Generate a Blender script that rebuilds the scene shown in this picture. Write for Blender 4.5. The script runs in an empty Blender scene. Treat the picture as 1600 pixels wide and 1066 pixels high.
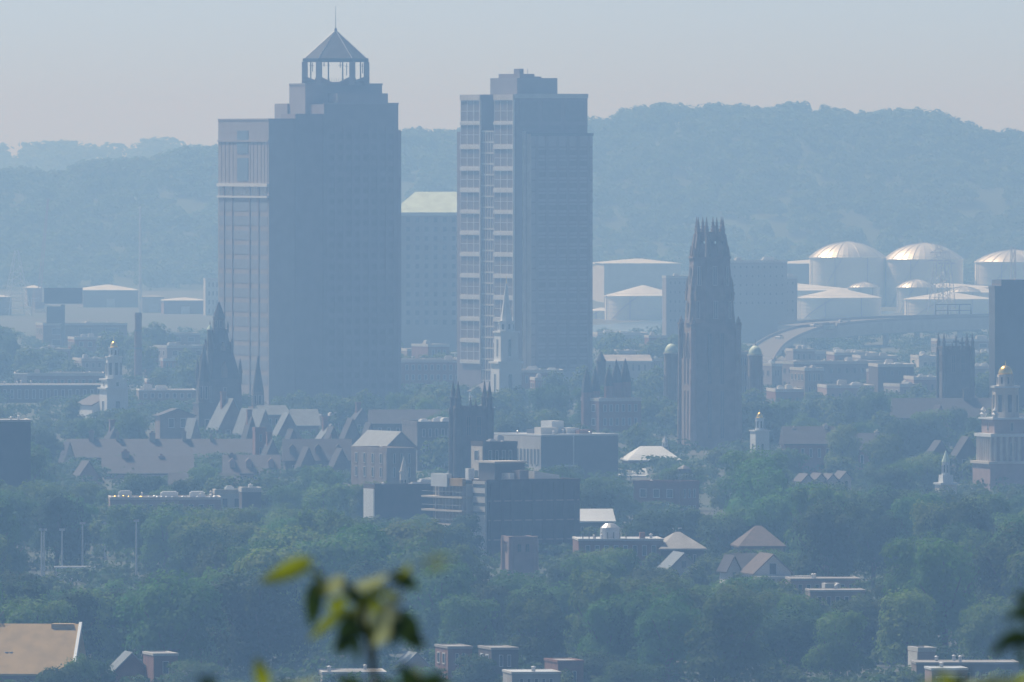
import bpy, math, random
import numpy as np
from mathutils import Vector, Matrix, noise

R = math.radians
S = bpy.context.scene
COL = S.collection

# ---------------------------------------------------------------- camera, sky, sun, exposure
FX, HC, YH = 20500.0, 77.0, 230.0          # focal length in photo pixels, eye height, horizon row
cam = bpy.data.cameras.new('camera')
cam.sensor_width = 36
cam.lens = 36 * FX / 1600
cam.shift_y = -(533 - YH) / 1600
cam.clip_start, cam.clip_end = 1.0, 60000
cam.dof.use_dof = True
cam.dof.focus_distance = 3300
cam.dof.aperture_fstop = 18.5
cam_o = bpy.data.objects.new('camera', cam)
COL.objects.link(cam_o)
cam_o.location = (0, 0, HC)
cam_o.rotation_euler = (R(90), 0, 0)
S.camera = cam_o

SUN_AZ, SUN_EL = -50, 55
world = bpy.data.worlds.new("World")
S.world = world
world.use_nodes = True
wn = world.node_tree
bg = wn.nodes['Background']
sky = wn.nodes.new('ShaderNodeTexSky')
sky.sky_type = 'NISHITA'
sky.sun_disc = False
sky.sun_elevation, sky.sun_rotation = R(SUN_EL), R(SUN_AZ)
sky.altitude = 80
sky.air_density, sky.dust_density, sky.ozone_density = .38, .55, 4
wn.links.new(sky.outputs[0], bg.inputs[0])
bg.inputs[1].default_value = 0.125
sl = bpy.data.lights.new('sun', 'SUN')
sl.energy, sl.angle, sl.color = 4.5, R(.53), (1, .99, .945)
sun = bpy.data.objects.new('sun', sl)
COL.objects.link(sun)
sun.rotation_euler = (R(90 - SUN_EL), 0, R(180 - SUN_AZ))
S.view_settings.view_transform = 'Standard'
S.view_settings.look = 'None'
S.view_settings.exposure = 0.12
S.cycles.use_denoising = True
S.cycles.max_bounces = 6
S.cycles.volume_bounces = 0
S.cycles.sample_clamp_indirect = 4

rnd = random.Random(7)
nrnd = np.random.default_rng(7)

# ---------------------------------------------------------------- materials
def mat(name, col, rough=.85, var=.15, scale=.4, metal=0., spec=.5, rand=0., col2=None, bump=0.):
    m = bpy.data.materials.new(name)
    m.use_nodes = True
    n, l = m.node_tree.nodes, m.node_tree.links
    b = n['Principled BSDF']
    b.inputs['Roughness'].default_value = rough
    b.inputs['Metallic'].default_value = metal
    b.inputs['Specular IOR Level'].default_value = spec
    tc = n.new('ShaderNodeTexCoord')
    nz = n.new('ShaderNodeTexNoise')
    nz.inputs['Scale'].default_value = scale
    nz.inputs['Detail'].default_value = 6
    l.new(tc.outputs['Object'], nz.inputs['Vector'])
    cr = n.new('ShaderNodeValToRGB')
    c = Vector(col)
    c2 = Vector(col2) if col2 else c * (1 - var)
    cr.color_ramp.elements[0].position, cr.color_ramp.elements[1].position = .35, .65
    cr.color_ramp.elements[0].color = (*c2, 1)
    cr.color_ramp.elements[1].color = (*(c if col2 else c * (1 + var)), 1)
    l.new(nz.outputs['Fac'], cr.inputs[0])
    out = cr.outputs[0]
    if rand:
        oi = n.new('ShaderNodeObjectInfo')
        mr = n.new('ShaderNodeMapRange')
        mr.inputs[3].default_value, mr.inputs[4].default_value = 1 - rand, 1 + rand
        l.new(oi.outputs['Random'], mr.inputs[0])
        hs = n.new('ShaderNodeHueSaturation')
        l.new(mr.outputs[0], hs.inputs['Value'])
        m2 = n.new('ShaderNodeMapRange')
        m2.inputs[3].default_value, m2.inputs[4].default_value = .5 - .045, .5 + .03
        ma = n.new('ShaderNodeMath'); ma.operation = 'FRACT'
        mm = n.new('ShaderNodeMath'); mm.operation = 'MULTIPLY'; mm.inputs[1].default_value = 7.31
        l.new(oi.outputs['Random'], mm.inputs[0]); l.new(mm.outputs[0], ma.inputs[0])
        l.new(ma.outputs[0], m2.inputs[0]); l.new(m2.outputs[0], hs.inputs['Hue'])
        l.new(out, hs.inputs['Color'])
        out = hs.outputs[0]
    l.new(out, b.inputs['Base Color'])
    if bump:
        bp = n.new('ShaderNodeBump')
        bp.inputs['Distance'].default_value = bump
        l.new(nz.outputs['Fac'], bp.inputs['Height'])
        l.new(bp.outputs[0], b.inputs['Normal'])
    m['o'] = 1
    return m

def leafy(name, col, col2, trans=.3, scale=.35, rand=.25, rough=.55):
    m = mat(name, col, rough, .2, scale, rand=rand, col2=col2, spec=.3)
    n, l = m.node_tree.nodes, m.node_tree.links
    b = n['Principled BSDF']
    src = b.inputs['Base Color'].links[0].from_socket; b.inputs['Specular IOR Level'].default_value = .12; b.inputs['Roughness'].default_value = .75
    tr = n.new('ShaderNodeBsdfTranslucent')
    br = n.new('ShaderNodeMix'); br.data_type = 'RGBA'; br.blend_type = 'MULTIPLY'; br.inputs[0].default_value = 1
    l.new(src, br.inputs[6]); br.inputs[7].default_value = (1.1, 1.5, .5, 1)
    l.new(br.outputs[2], tr.inputs[0])
    mx = n.new('ShaderNodeMixShader'); mx.inputs[0].default_value = trans
    l.new(b.outputs[0], mx.inputs[1]); l.new(tr.outputs[0], mx.inputs[2])
    l.new(mx.outputs[0], n['Material Output'].inputs['Surface'])
    return m

M = {}
M['granite'] = mat('pink_granite', (.265, .24, .235), .6, .08, .3)
M['granite_dark'] = mat('grey_granite', (.2, .17, .17), .6, .1, .3)
M['glass'] = mat('dark_window_glass', (.05, .065, .085), .2, .3, .5)
M['bronzeglass'] = mat('bronze_glass', (.155, .135, .135), .5, .15, .5)
M['blueglass'] = mat('blue_window_glass', (.13, .19, .25), .5, .1, .5, spec=.2)
M['stripglass'] = mat('grey_blue_glass', (.17, .2, .24), .5, .1, .5)
M['concrete'] = mat('pale_concrete', (.46, .45, .42), .85, .12, .25)
M['white'] = mat('white_paint', (.58, .61, .62), .6, .06, .3)
M['cream'] = mat('cream_precast_concrete', (.56, .56, .54), .7, .08, .3)
M['whiteroof'] = mat('white_roof_membrane', (.48, .51, .52), .7, .12, .15)
M['slate'] = mat('grey_slate', (.17, .19, .19), .45, .15, .6)
M['pinkslate'] = mat('mottled_purple_slate', (.05, .044, .046), .6, .2, .7)
M['darkslate'] = mat('dark_slate', (.05, .05, .055), .85, .25, .6)
M['gravel'] = mat('gravel_roof', (.3, .29, .27), .95, .2, .3)
M['brick'] = mat('red_brick', (.19, .1, .08), .9, .15, .6)
M['darkbrick'] = mat('dark_brown_brick', (.07, .055, .05), .9, .2, .5)
M['stone'] = mat('brown_sandstone', (.2, .16, .13), .9, .2, .5)
M['darkstone'] = mat('sooty_stone', (.1, .09, .085), .9, .25, .5)
M['palestone'] = mat('pale_carved_stone', (.5, .46, .4), .85, .12, .4)
M['pinkbrick'] = mat('weathered_pink_brick', (.3, .22, .2), .9, .12, .5)
M['gold'] = mat('gold_leaf', (.95, .66, .16), .3, .05, .4, metal=.9)
M['copper'] = mat('green_copper', (.5, .62, .5), .6, .12, .3)
M['darkmetal'] = mat('dark_painted_steel', (.08, .08, .085), .5, .1, .5)
M['metal'] = mat('galvanised_steel', (.5, .5, .5), .4, .1, .5, metal=.4)
M['tank'] = mat('white_tank_paint', (.8, .8, .77), .5, .1, .06)
M['tankroof'] = mat('pale_tank_roof', (.56, .59, .6), .5, .1, .08)
M['dome'] = mat('aluminium_dome_panels', (.56, .59, .6), .42, .14, .12, metal=.45, bump=.1)
M['asphalt'] = mat('asphalt', (.11, .11, .11), .9, .2, .3)
M['tan'] = mat('tan_shingles', (.38, .26, .11), .9, .12, .5)
M['orange'] = mat('terracotta_tiles', (.11, .085, .072), .85, .2, .8)
M['black_glass'] = mat('dark_curtain_wall', (.045, .05, .06), .3, .3, .3)
M['frame'] = mat('window_frame', (.5, .48, .44), .6, .05, .5)
M['bark'] = mat('bark', (.09, .07, .05), .95, .3, 1.5)
M['carpaint'] = mat('car_paint', (.75, .75, .75), .3, .03, .5, rand=.1)
M['rubber'] = mat('tyre_rubber', (.02, .02, .02), .8, .1, 3)
M['leaf_a'] = leafy('broadleaf_foliage', (.12, .22, .045), (.045, .095, .026), rand=.3)
M['leaf_b'] = leafy('dark_foliage', (.055, .105, .032), (.03, .06, .022), .22)
M['leaf_c'] = leafy('light_foliage', (.16, .24, .06), (.085, .15, .04))
M['leaf_far'] = leafy('hill_foliage', (.085, .125, .045), (.06, .09, .035), scale=.02, rand=0)
M['understory'] = leafy('understory_foliage', (.07, .11, .035), (.035, .06, .025), scale=.03, rand=0)

# ---------------------------------------------------------------- helpers
def P(px, py, d):
    return Vector(((px - 800) / FX * d, d, HC - (py - YH) / FX * d))
def DD(yb, z=0.):
    return (HC - z) * FX / (yb - YH)

def tag(o, label=None, cat=None, group=None, kind=None):
    if label: o['label'] = label
    if cat: o['category'] = cat
    if group: o['group'] = group
    if kind: o['kind'] = kind
    return o

LAND = []       # landmarks for the words of the labels: (words, px, py)
def empty(name, loc, rz=0., label=None, cat=None, group=None):
    o = bpy.data.objects.new(name, None)
    COL.objects.link(o)
    o.location = loc
    o.rotation_euler = (0, 0, rz)
    o.empty_display_size = 1
    return tag(o, label, cat, group)

class MB:
    def __init__(s): s.v, s.f, s.mi, s.cur = [], [], [], 0
    def add(s, vs, fs):
        k = len(s.v)
        s.v += [tuple(p) for p in vs]
        s.f += [tuple(i + k for i in q) for q in fs]
        s.mi += [s.cur] * len(fs)
        return s
    def box(s, x0, x1, y0, y1, z0, z1):
        return s.add([(x, y, z) for x in (x0, x1) for y in (y0, y1) for z in (z0, z1)],
                     [(0, 1, 3, 2), (4, 6, 7, 5), (0, 4, 5, 1), (2, 3, 7, 6), (0, 2, 6, 4), (1, 5, 7, 3)])
    def loft(s, rings, cap=True):           # rings: list of equal-length closed loops (CCW from above), bottom to top
        n = len(rings[0])
        vs = [p for r in rings for p in r]
        fs = []
        for k in range(len(rings) - 1):
            for i in range(n):
                j = (i + 1) % n
                fs.append((k * n + i, k * n + j, (k + 1) * n + j, (k + 1) * n + i))
        if cap:
            fs.append(tuple(range(n))[::-1])
            fs.append(tuple((len(rings) - 1) * n + i for i in range(n)))
        return s.add(vs, fs)
    def ring(s, cx, cy, r, z, n, ph=0.):
        k = 1 / math.cos(math.pi / n) if n <= 8 else 1
        return [(cx + r * k * math.cos(ph + 2 * math.pi * i / n), cy + r * k * math.sin(ph + 2 * math.pi * i / n), z) for i in range(n)]
    def lathe(s, cx, cy, prof, n=16, ph=0.):   # prof: [(r,z)] ; for n=4 and 8 r is the half-width across flats
        return s.loft([s.ring(cx, cy, max(r, .01), z, n, ph) for r, z in prof])
    def bar(s, a, b, r, r2=None, n=6):
        a, b = Vector(a), Vector(b)
        d = (b - a).normalized()
        u = d.orthogonal().normalized()
        w = d.cross(u)
        r2 = r if r2 is None else r2
        return s.loft([[tuple(p + (u * math.cos(2 * math.pi * i / n) + w * math.sin(2 * math.pi * i / n)) * q) for i in range(n)]
                       for p, q in ((a, r), (b, r2))])
    def build(s, name, m, parent=None, smooth=False):
        me = bpy.data.meshes.new(name)
        me.from_pydata(s.v, [], s.f)
        for q in (m if isinstance(m, (list, tuple)) else [m]):
            me.materials.append(q)
        if any(s.mi): me.polygons.foreach_set('material_index', s.mi)
        if smooth: me.polygons.foreach_set('use_smooth', [True] * len(s.f))
        me.update()
        o = bpy.data.objects.new(name, me)
        COL.objects.link(o)
        o.parent = parent
        return o
def box(name, m, parent, *a):
    return MB().box(*a).build(name, m, parent)

class Site:
    """A building site: local x runs along the front to the right, local y into the depth; origin at the front left corner."""
    def __init__(s, name, label, cat, px, d, rot=21., group=None, z=0.):
        s.d, s.a, s.px, s.z = d, R(rot), px, z
        p = P(px, YH, d)
        s.cx, s.cy = p.x, p.y
        s.ca, s.sa = math.cos(s.a), math.sin(s.a)
        s.root = empty(name, (p.x, p.y, z), s.a, label, cat, group)
        s.s = FX / d
    def lx(s, px, ly=0.):
        t = (px - 800) / FX
        return (t * (s.cy + s.ca * ly) - s.cx + s.sa * ly) / (s.ca - t * s.sa)
    def ly(s, px, lx=0.):
        t = (px - 800) / FX
        return (s.cx + s.ca * lx - t * (s.cy + s.sa * lx)) / (s.sa + t * s.ca)
    def lz(s, py, lx=0., ly=0.):
        Y = s.cy + s.sa * lx + s.ca * ly
        return HC - (py - YH) / FX * Y - s.z
    def box(s, name, m, *a):
        return box(name, M[m] if isinstance(m, str) else m, s.root, *a)

WC = {}
def window_mesh(w, h, fm, gm, bars=0, hbars=0):
    k = (round(w, 2), round(h, 2), fm, gm, bars, hbars)
    if k in WC: return WC[k]
    b = MB(); t = min(.16, w * .1)
    b.box(-w/2, -w/2 + t, -.12, .05, 0, h); b.box(w/2 - t, w/2, -.12, .05, 0, h)
    b.box(-w/2 + t, w/2 - t, -.12, .05, h - t, h); b.box(-w/2 + t, w/2 - t, -.14, .05, 0, t)
    for i in range(bars):
        x = -w/2 + w * (i + 1) / (bars + 1)
        b.box(x - t/2, x + t/2, -.1, .05, t, h - t)
    for i in range(hbars):
        z = h * (i + 1) / (hbars + 1)
        b.box(-w/2 + t, w/2 - t, -.095, .045, z - t/2, z + t/2)
    b.cur = 1
    b.box(-w/2 + t, w/2 - t, -.05, .04, t, h - t)
    o = b.build('window', [M[fm], M[gm]])
    me = o.data
    bpy.data.objects.remove(o)
    WC[k] = me
    return me
def windows(st, face, u0, u1, z0, z1, nu, nz, fill=(.55, .6), at=0., fm='frame', gm='glass', bars=0, hbars=0, name='window', skip=0.):
    du, dz = (u1 - u0) / nu, (z1 - z0) / nz
    me = window_mesh(abs(du) * fill[0], dz * fill[1], fm, gm, bars, hbars)
    for i in range(nu):
        for j in range(nz):
            if skip and rnd.random() < skip: continue
            o = bpy.data.objects.new(name, me)
            COL.objects.link(o)
            o.parent = st.root
            u, z = u0 + du * (i + .5), z0 + dz * (j + (1 - fill[1]) / 2)
            if face == 'front': o.location = (u, at, z)
            else:
                o.location = (at, u, z); o.rotation_euler = (0, 0, -math.pi / 2)

def flat_roof(st, x0, x1, y0, y1, h, m='gravel', wm='concrete', par=.9, units=2, seed=0):
    e = .35
    st.box('roof', m, x0 + e, x1 - e, y0 + e, y1 - e, h, h + .25)
    b = MB()
    b.box(x0 - .1, x1 + .1, y0 - .1, y0 + e, h, h + par); b.box(x0 - .1, x1 + .1, y1 - e, y1 + .1, h, h + par)
    b.box(x0 - .1, x0 + e, y0 + e, y1 - e, h, h + par); b.box(x1 - e, x1 + .1, y0 + e, y1 - e, h, h + par)
    b.build('parapet', M[wm], st.root)
    q = random.Random(seed or int(st.px * 7 + st.d))
    for i in range(int(min(6, (x1 - x0) / 4))):
        x, y, r = q.uniform(x0 + .8, x1 - .8), q.uniform(y0 + .8, y1 - .8), q.uniform(.12, .3)
        MB().lathe(x, y, [(r, h + .24), (r, h + .8 + .1 * i), (r * 1.4, h + .85 + .1 * i), (r * .3, h + 1. + .1 * i)], 8).build('roof_vent', M['metal'], st.root)
    for i in range(units):
        w, dp, hh = min(q.uniform(1.5, 4.5), (x1 - x0) * .2), min(q.uniform(1.5, 4), (y1 - y0) * .3), q.uniform(.7, 1.7)
        if x1 - x0 < w + 2.5 or y1 - y0 < dp + 2.5: continue
        x, y = q.uniform(x0 + 1, x1 - 1 - w), q.uniform(y0 + 1, y1 - 1 - dp)
        b = MB().box(x, x + w, y, y + dp, h + .25, h + .25 + hh)
        b.box(x + .3, x + w - .3, y + .3, y + dp - .3, h + .25 + hh, h + .5 + hh)
        b.build('rooftop_unit', M[q.choice(['metal', 'white', 'concrete'])], st.root)

def block(name, label, cat, pl, pc, pr, ytop, d, rot=21, wall='brick', roof='gravel', par='concrete', nf=None, nfl=3, group=None, z=0.,
          depth=None, side=None, units=2, fm='frame', fill=(.5, .55), winz=None, parh=.9, skip=0.):
    """flat-roofed block: left face from pl to the corner pc, front from pc to pr, top edge at ytop"""
    st = Site(name, label, cat, pc, d, rot, group, z)
    W = st.lx(pr)
    D = depth or max(6., st.ly(pl))
    H = st.lz(ytop) - parh
    st.W, st.D, st.H = W, D, H
    b = MB().box(0, W, 0, D, 0, H)
    b.build('wall', M[wall], st.root)
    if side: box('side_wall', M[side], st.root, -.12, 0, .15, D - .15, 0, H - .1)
    flat_roof(st, 0, W, 0, D, H, roof, par, parh, units)
    fl = max(1, round(H / 3.6))
    nfl = min(nfl, fl)
    if nf is not None and nf > 0:
        fh = H / fl
        windows(st, 'front', .8, W - .8, H - fh * nfl, H, nf, nfl, fill, 0, fm, skip=skip)
        if pc - pl > 5:
            windows(st, 'left', .8, D - .8, H - fh * nfl, H, max(1, min(8, int(D / 4))), nfl, fill, -.12 if side else 0., fm, skip=skip)
    return st

def gable(name, label, cat, pl, pr, yapex, yeave, pback, d, rot=21, wall='stone', roof='slate', group=None, nw=2, chimney=False, z=0., depth=None):
    """ridge runs into the depth: dark gable wall to the front, left slope lit"""
    st = Site(name, label, cat, pl, d, rot, group, z)
    W = st.lx(pr); He = st.lz(yeave); Ha = st.lz(yapex)
    D = depth or max(5., st.ly(pback))
    st.W, st.D, st.H = W, D, He
    b = MB().box(0, W, 0, D, 0, He)
    b.add([(0, 0, He), (W, 0, He), (W/2, 0, Ha), (0, D, He), (W, D, He), (W/2, D, Ha)], [(0, 1, 2), (3, 5, 4), (0, 2, 5, 3), (1, 4, 5, 2)])
    b.build('wall', M[wall], st.root)
    t = .25; o = .45; k = (Ha - He) / (W / 2)
    b = MB()
    for sgn in (0, 1):
        xe, xr = (-o, W/2) if not sgn else (W + o, W/2)
        ze = He - o * k
        b.add([(xe, -o, ze + .03), (xr, -o, Ha + .03), (xr, D + o, Ha + .03), (xe, D + o, ze + .03),
               (xe, -o, ze + t), (xr, -o, Ha + t), (xr, D + o, Ha + t), (xe, D + o, ze + t)],
              [(0, 1, 2, 3), (7, 6, 5, 4), (0, 4, 5, 1), (3, 2, 6, 7), (0, 3, 7, 4), (1, 5, 6, 2)])
    b.build('roof', M[roof], st.root)
    if nw: windows(st, 'front', W * .15, W * .85, max(.5, He - 3.4), He - .3, nw, 1, (.5, .8), 0)
    if chimney:
        x = W * .3
        MB().box(x, x + 1.2, D * .5, D * .5 + 1.2, He, Ha + 1.6).box(x - .12, x + 1.32, D * .5 - .12, D * .5 + 1.32, Ha + 1.6, Ha + 1.9).build('chimney', M['brick'], st.root)
    return st

def ridge(name, label, cat, pl, pr, yridge, yeave, d, rot=8, depth=10., wall='stone', roof='pinkslate', hip=0., group=None, chimneys=(), dormers=0, z=0., nw=5, chm='stone', eave_trim=None, ph=None):
    """ridge runs across: the front slope faces the camera; ph gives the ridge height over the eave in metres"""
    st = Site(name, label, cat, pl, d, rot, group, z)
    W = st.lx(pr); He = st.lz(yeave); D = depth
    Hr = He + ph if ph else st.lz(yridge, W/2, D/2)
    st.W, st.D, st.H = W, D, He
    hp = min(hip, W/2 - .1)
    b = MB().box(0, W, 0, D, 0, He)
    if not hp: b.add([(0, 0, He), (0, D, He), (0, D/2, Hr), (W, 0, He), (W, D, He), (W, D/2, Hr)], [(0, 1, 2), (3, 5, 4), (0, 2, 5, 3), (1, 4, 5, 2)])
    b.build('wall', M[wall], st.root)
    o = .5
    A = [(-o, -o, He + .02), (W + o, -o, He + .02), (W + o, D + o, He + .02), (-o, D + o, He + .02)]
    B = [(p[0], p[1], He + .3) for p in A]
    rl, rr = (hp if hp else -o), (W - hp if hp else W + o)
    C = [(rl, D/2, Hr + .3), (rr, D/2, Hr + .3)]
    MB().add(A + B + C, [(3, 2, 1, 0), (0, 1, 5, 4), (1, 2, 6, 5), (2, 3, 7, 6), (3, 0, 4, 7), (4, 5, 9, 8), (6, 7, 8, 9), (5, 6, 9), (7, 4, 8)]).build('roof', M[roof], st.root)
    if eave_trim: st.box('gutter', eave_trim, -o - .15, W + o + .15, -o - .3, -o, He + .02, He + .4)
    for c in chimneys:
        x = st.lx(c[0], D/2)
        w = c[2] / st.s if len(c) > 2 else 1.6
        zt = st.lz(c[1], x, D/2)
        MB().box(x - w/2, x + w/2, D/2 - .8, D/2 + .8, Hr - 2.5, zt - .3).box(x - w/2 - .12, x + w/2 + .12, D/2 - .92, D/2 + .92, zt - .3, zt).box(
            x - w/4, x + w/4, D/2 - .3, D/2 + .3, zt, zt + .4).build('chimney', M[chm], st.root)
    for i in range(dormers):
        x = W * (i + .5) / dormers + rnd.uniform(-1, 1)
        zz = He + (Hr - He) * .35
        y0, w, h = D/2 * .3, 1.3, 1.5
        b = MB().box(x - w/2, x + w/2, y0 - .25, y0 + 2, zz - .6, zz + h)
        b.add([(x - w*.65, y0 - .4, zz + h), (x + w*.65, y0 - .4, zz + h), (x, y0 - .4, zz + h + .9), (x - w*.65, y0 + 2.5, zz + h), (x + w*.65, y0 + 2.5, zz + h), (x, y0 + 2.5, zz + h + .9)],
              [(0, 1, 2), (3, 5, 4), (0, 2, 5, 3), (1, 4, 5, 2), (0, 3, 4, 1)])
        b.build('dormer', M[wall], st.root)
    if nw: windows(st, 'front', 1, W - 1, max(.3, He - 3.4), He - .2, nw, 1, (.4, .65), 0)
    return st

def steeple(name, label, cat, px, d, tiers, rot=21, body=None, ph8=math.pi/8):
    """tiers: (part name, material, n sides, half width px bottom, half width px top, y bottom, y top)"""
    root = empty(name, P(px, YH, d) * 1, R(rot), label, cat)
    root.location.z = 0
    s = FX / d
    Z = lambda y: HC - (y - YH) / s
    for t in tiers:
        nm, m, n, a, b_, y0, y1 = t[:7]
        ph = math.pi/4 if n == 4 else ph8 if n == 8 else 0
        mb = MB()
        if nm == 'dome':
            z0, z1 = Z(y0), Z(y1)
            prof = [(a / s * math.cos(q), z0 + (z1 - z0) * math.sin(q)) for q in [i * math.pi / 2 / 7 for i in range(7)]] + [(.06, z1)]
            mb.lathe(0, 0, prof, 16)
            mb.build('dome', M[m], root, True)
            continue
        mb.lathe(0, 0, [(a / s, Z(y0)), (b_ / s, Z(y1))], n, ph)
        o = mb.build(nm, M[m], root)
        if len(t) > 7:              # openings (width px) on every side
            w = t[7] / s; h = (Z(y1) - Z(y0)) * .62; zz = Z(y0) + (Z(y1) - Z(y0)) * .16
            me = window_mesh(w, h, 'white' if m == 'white' else 'palestone', 'glass')
            for k in range(n):
                th = 2 * math.pi * k / n + (0 if n == 4 else 0)
                q = bpy.data.objects.new('louvre', me)
                COL.objects.link(q); q.parent = root
                r = (a + b_) / 2 / s
                q.location = (r * math.cos(th), r * math.sin(th), zz)
                q.rotation_euler = (0, 0, th + math.pi / 2)
    if body: body(root, Z, s)
    return root

# ---------------------------------------------------------------- the setting: ground, hills, water, roads
def ground_z(x, y):
    t = np.clip((y - 11.) / 260., 0, 1)
    z = 75.3 * (1 - t) ** 2 * (1 + 2 * t) ** .5 if False else 75.3 * (1 - t) ** 2
    return np.where(y < 11, 75.3, z)

def grid_mesh(name, xs, ys, zf, m, kind='structure'):
    X, Y = np.meshgrid(xs, ys)
    Z = zf(X, Y)
    nx, ny = len(xs), len(ys)
    v = np.stack([X.ravel(), Y.ravel(), Z.ravel()], 1)
    i = np.arange(nx * (ny - 1)).reshape(ny - 1, nx)[:, :-1].ravel()
    fc = np.stack([i, i + 1, i + nx + 1, i + nx], 1)
    o = np_mesh(name, v, fc, m)
    o.data.polygons.foreach_set('use_smooth', np.ones(len(fc), bool))
    o['kind'] = kind
    return o
def np_mesh(name, v, fc, m, parent=None):
    me = bpy.data.meshes.new(name)
    k = fc.shape[1]
    me.vertices.add(len(v)); me.vertices.foreach_set('co', v.astype(np.float32).ravel())
    me.loops.add(len(fc) * k); me.loops.foreach_set('vertex_index', fc.astype(np.int32).ravel())
    me.polygons.add(len(fc)); me.polygons.foreach_set('loop_start', np.arange(0, len(fc) * k, k, dtype=np.int32))
    me.polygons.foreach_set('loop_total', np.full(len(fc), k, np.int32))
    me.update(calc_edges=True)
    me.materials.append(m)
    o = bpy.data.objects.new(name, me)
    COL.objects.link(o)
    o.parent = parent
    return o

gm = mat('ground_cover', (.05, .07, .035), .95, .2, .012, col2=(.08, .08, .07))
grid_mesh('ground', np.linspace(-3000, 3000, 61), np.unique(np.concatenate([np.linspace(-300, 0, 7), np.linspace(0, 300, 61), np.linspace(300, 13800, 60)])), ground_z, gm)

SKY1 = [(-900, 262), (-300, 250), (0, 262), (60, 268), (105, 274), (125, 255), (150, 250), (200, 251), (240, 248), (262, 240), (290, 232), (340, 229), (480, 212), (625, 203), (660, 201), (714, 206),
        (800, 196), (918, 186), (950, 188), (975, 173), (1030, 162), (1080, 168), (1130, 166), (1180, 168), (1215, 172), (1250, 168), (1270, 172), (1310, 170), (1330, 181), (1350, 178),
        (1400, 172), (1450, 175), (1480, 181), (1500, 190), (1530, 203), (1560, 203), (1600, 207), (1900, 215), (2500, 240)]
SKY2 = [(-900, 224), (0, 225), (40, 229), (85, 223), (130, 229), (230, 223), (245, 217), (260, 221), (300, 227), (340, 231), (900, 226), (1600, 220), (2500, 224)]
def skyline(tab, d, x):
    px = np.asarray(x) / d * FX + 800
    py = np.interp(px, [a for a, b in tab], [b for a, b in tab])
    return HC - (py - YH) / FX * d
def smooth(t):
    t = np.clip(t, 0, 1); return t * t * (3 - 2 * t)
def nz2(x, y, s, seed=0):
    return np.array([noise.noise(Vector((a / s, b / s, seed))) for a, b in zip(np.ravel(x), np.ravel(y))]).reshape(np.shape(x))
TH = 10.
def hill_z(x, y):
    top = skyline(SKY1, 7600, x) - TH
    prof = smooth((y - 7000) / 600.) * (1 - .5 * smooth((y - 7650) / 900.))
    return np.maximum(0, top * prof + nz2(x, y, 90) * 9 * smooth((y - 7000) / 200) * smooth((7560 - y) / 150)) - .5
def far_z(x, y):
    top = skyline(SKY2, 10600, x) - TH
    return top * smooth((y - 9900) / 700.) * (1 - smooth((y - 10700) / 900.)) - .5
hm = mat('hill_soil', (.03, .05, .022), .95, .2, .01)
grid_mesh('hills', np.linspace(-750, 750, 121), np.linspace(6980, 8600, 70), hill_z, hm)
grid_mesh('far_hills', np.linspace(-1100, 1100, 90), np.linspace(9880, 11700, 50), far_z, hm)

def clump(n, rx, rz, size, flat=.6, seed=0, core=0):
    """leaf faces scattered through the shells of a few lobes; returns verts, quads"""
    g = np.random.default_rng(seed)
    L = g.integers(14, 20) if n > 2000 else g.integers(6, 11) if n > 300 else 3
    cs = []
    for i in range(L):
        a, q = g.uniform(0, 2 * np.pi), g.uniform(.15, .72 if n > 2000 else .6) ** .8
        hgt = g.uniform(.25, .86) * (1 - .25 * q * q)
        cs.append((q * rx * np.cos(a), q * rx * np.sin(a), hgt * rz, (rx * g.uniform(.2, .38) if n > 2000 else rx * g.uniform(.32, .5)), rz * (g.uniform(.1, .17) if n > 2000 else g.uniform(.14, .24))))
    cs.append((0, 0, .62 * rz, rx * .6, rz * .32))
    cs.append((0, 0, .35 * rz, rx * .7, rz * .26))
    cs = np.array(cs)
    w = cs[:, 3] ** 2; w /= w.sum()
    k = g.choice(len(cs), n, p=w)
    d = g.normal(size=(n, 3)); d /= np.linalg.norm(d, axis=1)[:, None]
    d[:, 2] = np.where(g.random(n) < .65, np.abs(d[:, 2]), d[:, 2])
    rr = g.uniform(.72, 1.06, n)[:, None] * (1 + .12 * np.sin(d[:, :1] * 7 + k[:, None]) * np.cos(d[:, 1:2] * 6))
    p = cs[k, :3] + d * rr * np.stack([cs[k, 3], cs[k, 3], cs[k, 4]], 1)
    nrm = d * 1.15 + g.normal(size=(n, 3)) * .42 + np.array([0, 0, .25])
    nrm /= np.linalg.norm(nrm, axis=1)[:, None]
    t = np.cross(nrm, g.normal(size=(n, 3))); t /= np.linalg.norm(t, axis=1)[:, None]
    b = np.cross(nrm, t)
    sz = (size * g.uniform(.6, 1.3, n))[:, None]
    v = np.stack([p - t * sz, p - b * sz * flat, p + t * sz, p + b * sz * flat], 1).reshape(-1, 3)
    f_ = np.arange(4 * n).reshape(-1, 4)
    return v, f_
def mass(name, pts, hts, tmpl, m, wd=1., label=None):
    vs, fs, k = [], [], 0
    g = np.random.default_rng(3)
    for (x, y, z), h in zip(pts, hts):
        v, f_ = tmpl[g.integers(len(tmpl))]
        a = g.uniform(0, 6.28); c, s_ = np.cos(a), np.sin(a)
        q = v @ np.array([[c, s_, 0], [-s_, c, 0], [0, 0, 1]]) * np.array([wd * g.uniform(.85, 1.3), wd * g.uniform(.85, 1.3), 1]) * h + np.array([x, y, z])
        vs.append(q); fs.append(f_ + k); k += len(v)
    o = np_mesh(name, np.concatenate(vs), np.concatenate(fs), m)
    return tag(o, label, 'wood' if 'wood' in name else 'undergrowth', None, 'stuff')
tm = [clump(230, .62, 1., .085, .7, s) for s in range(5)]
N = 3600
xs, ys = nrnd.uniform(-430, 470, N), 7040 + 640 * nrnd.random(N) ** .8
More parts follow.
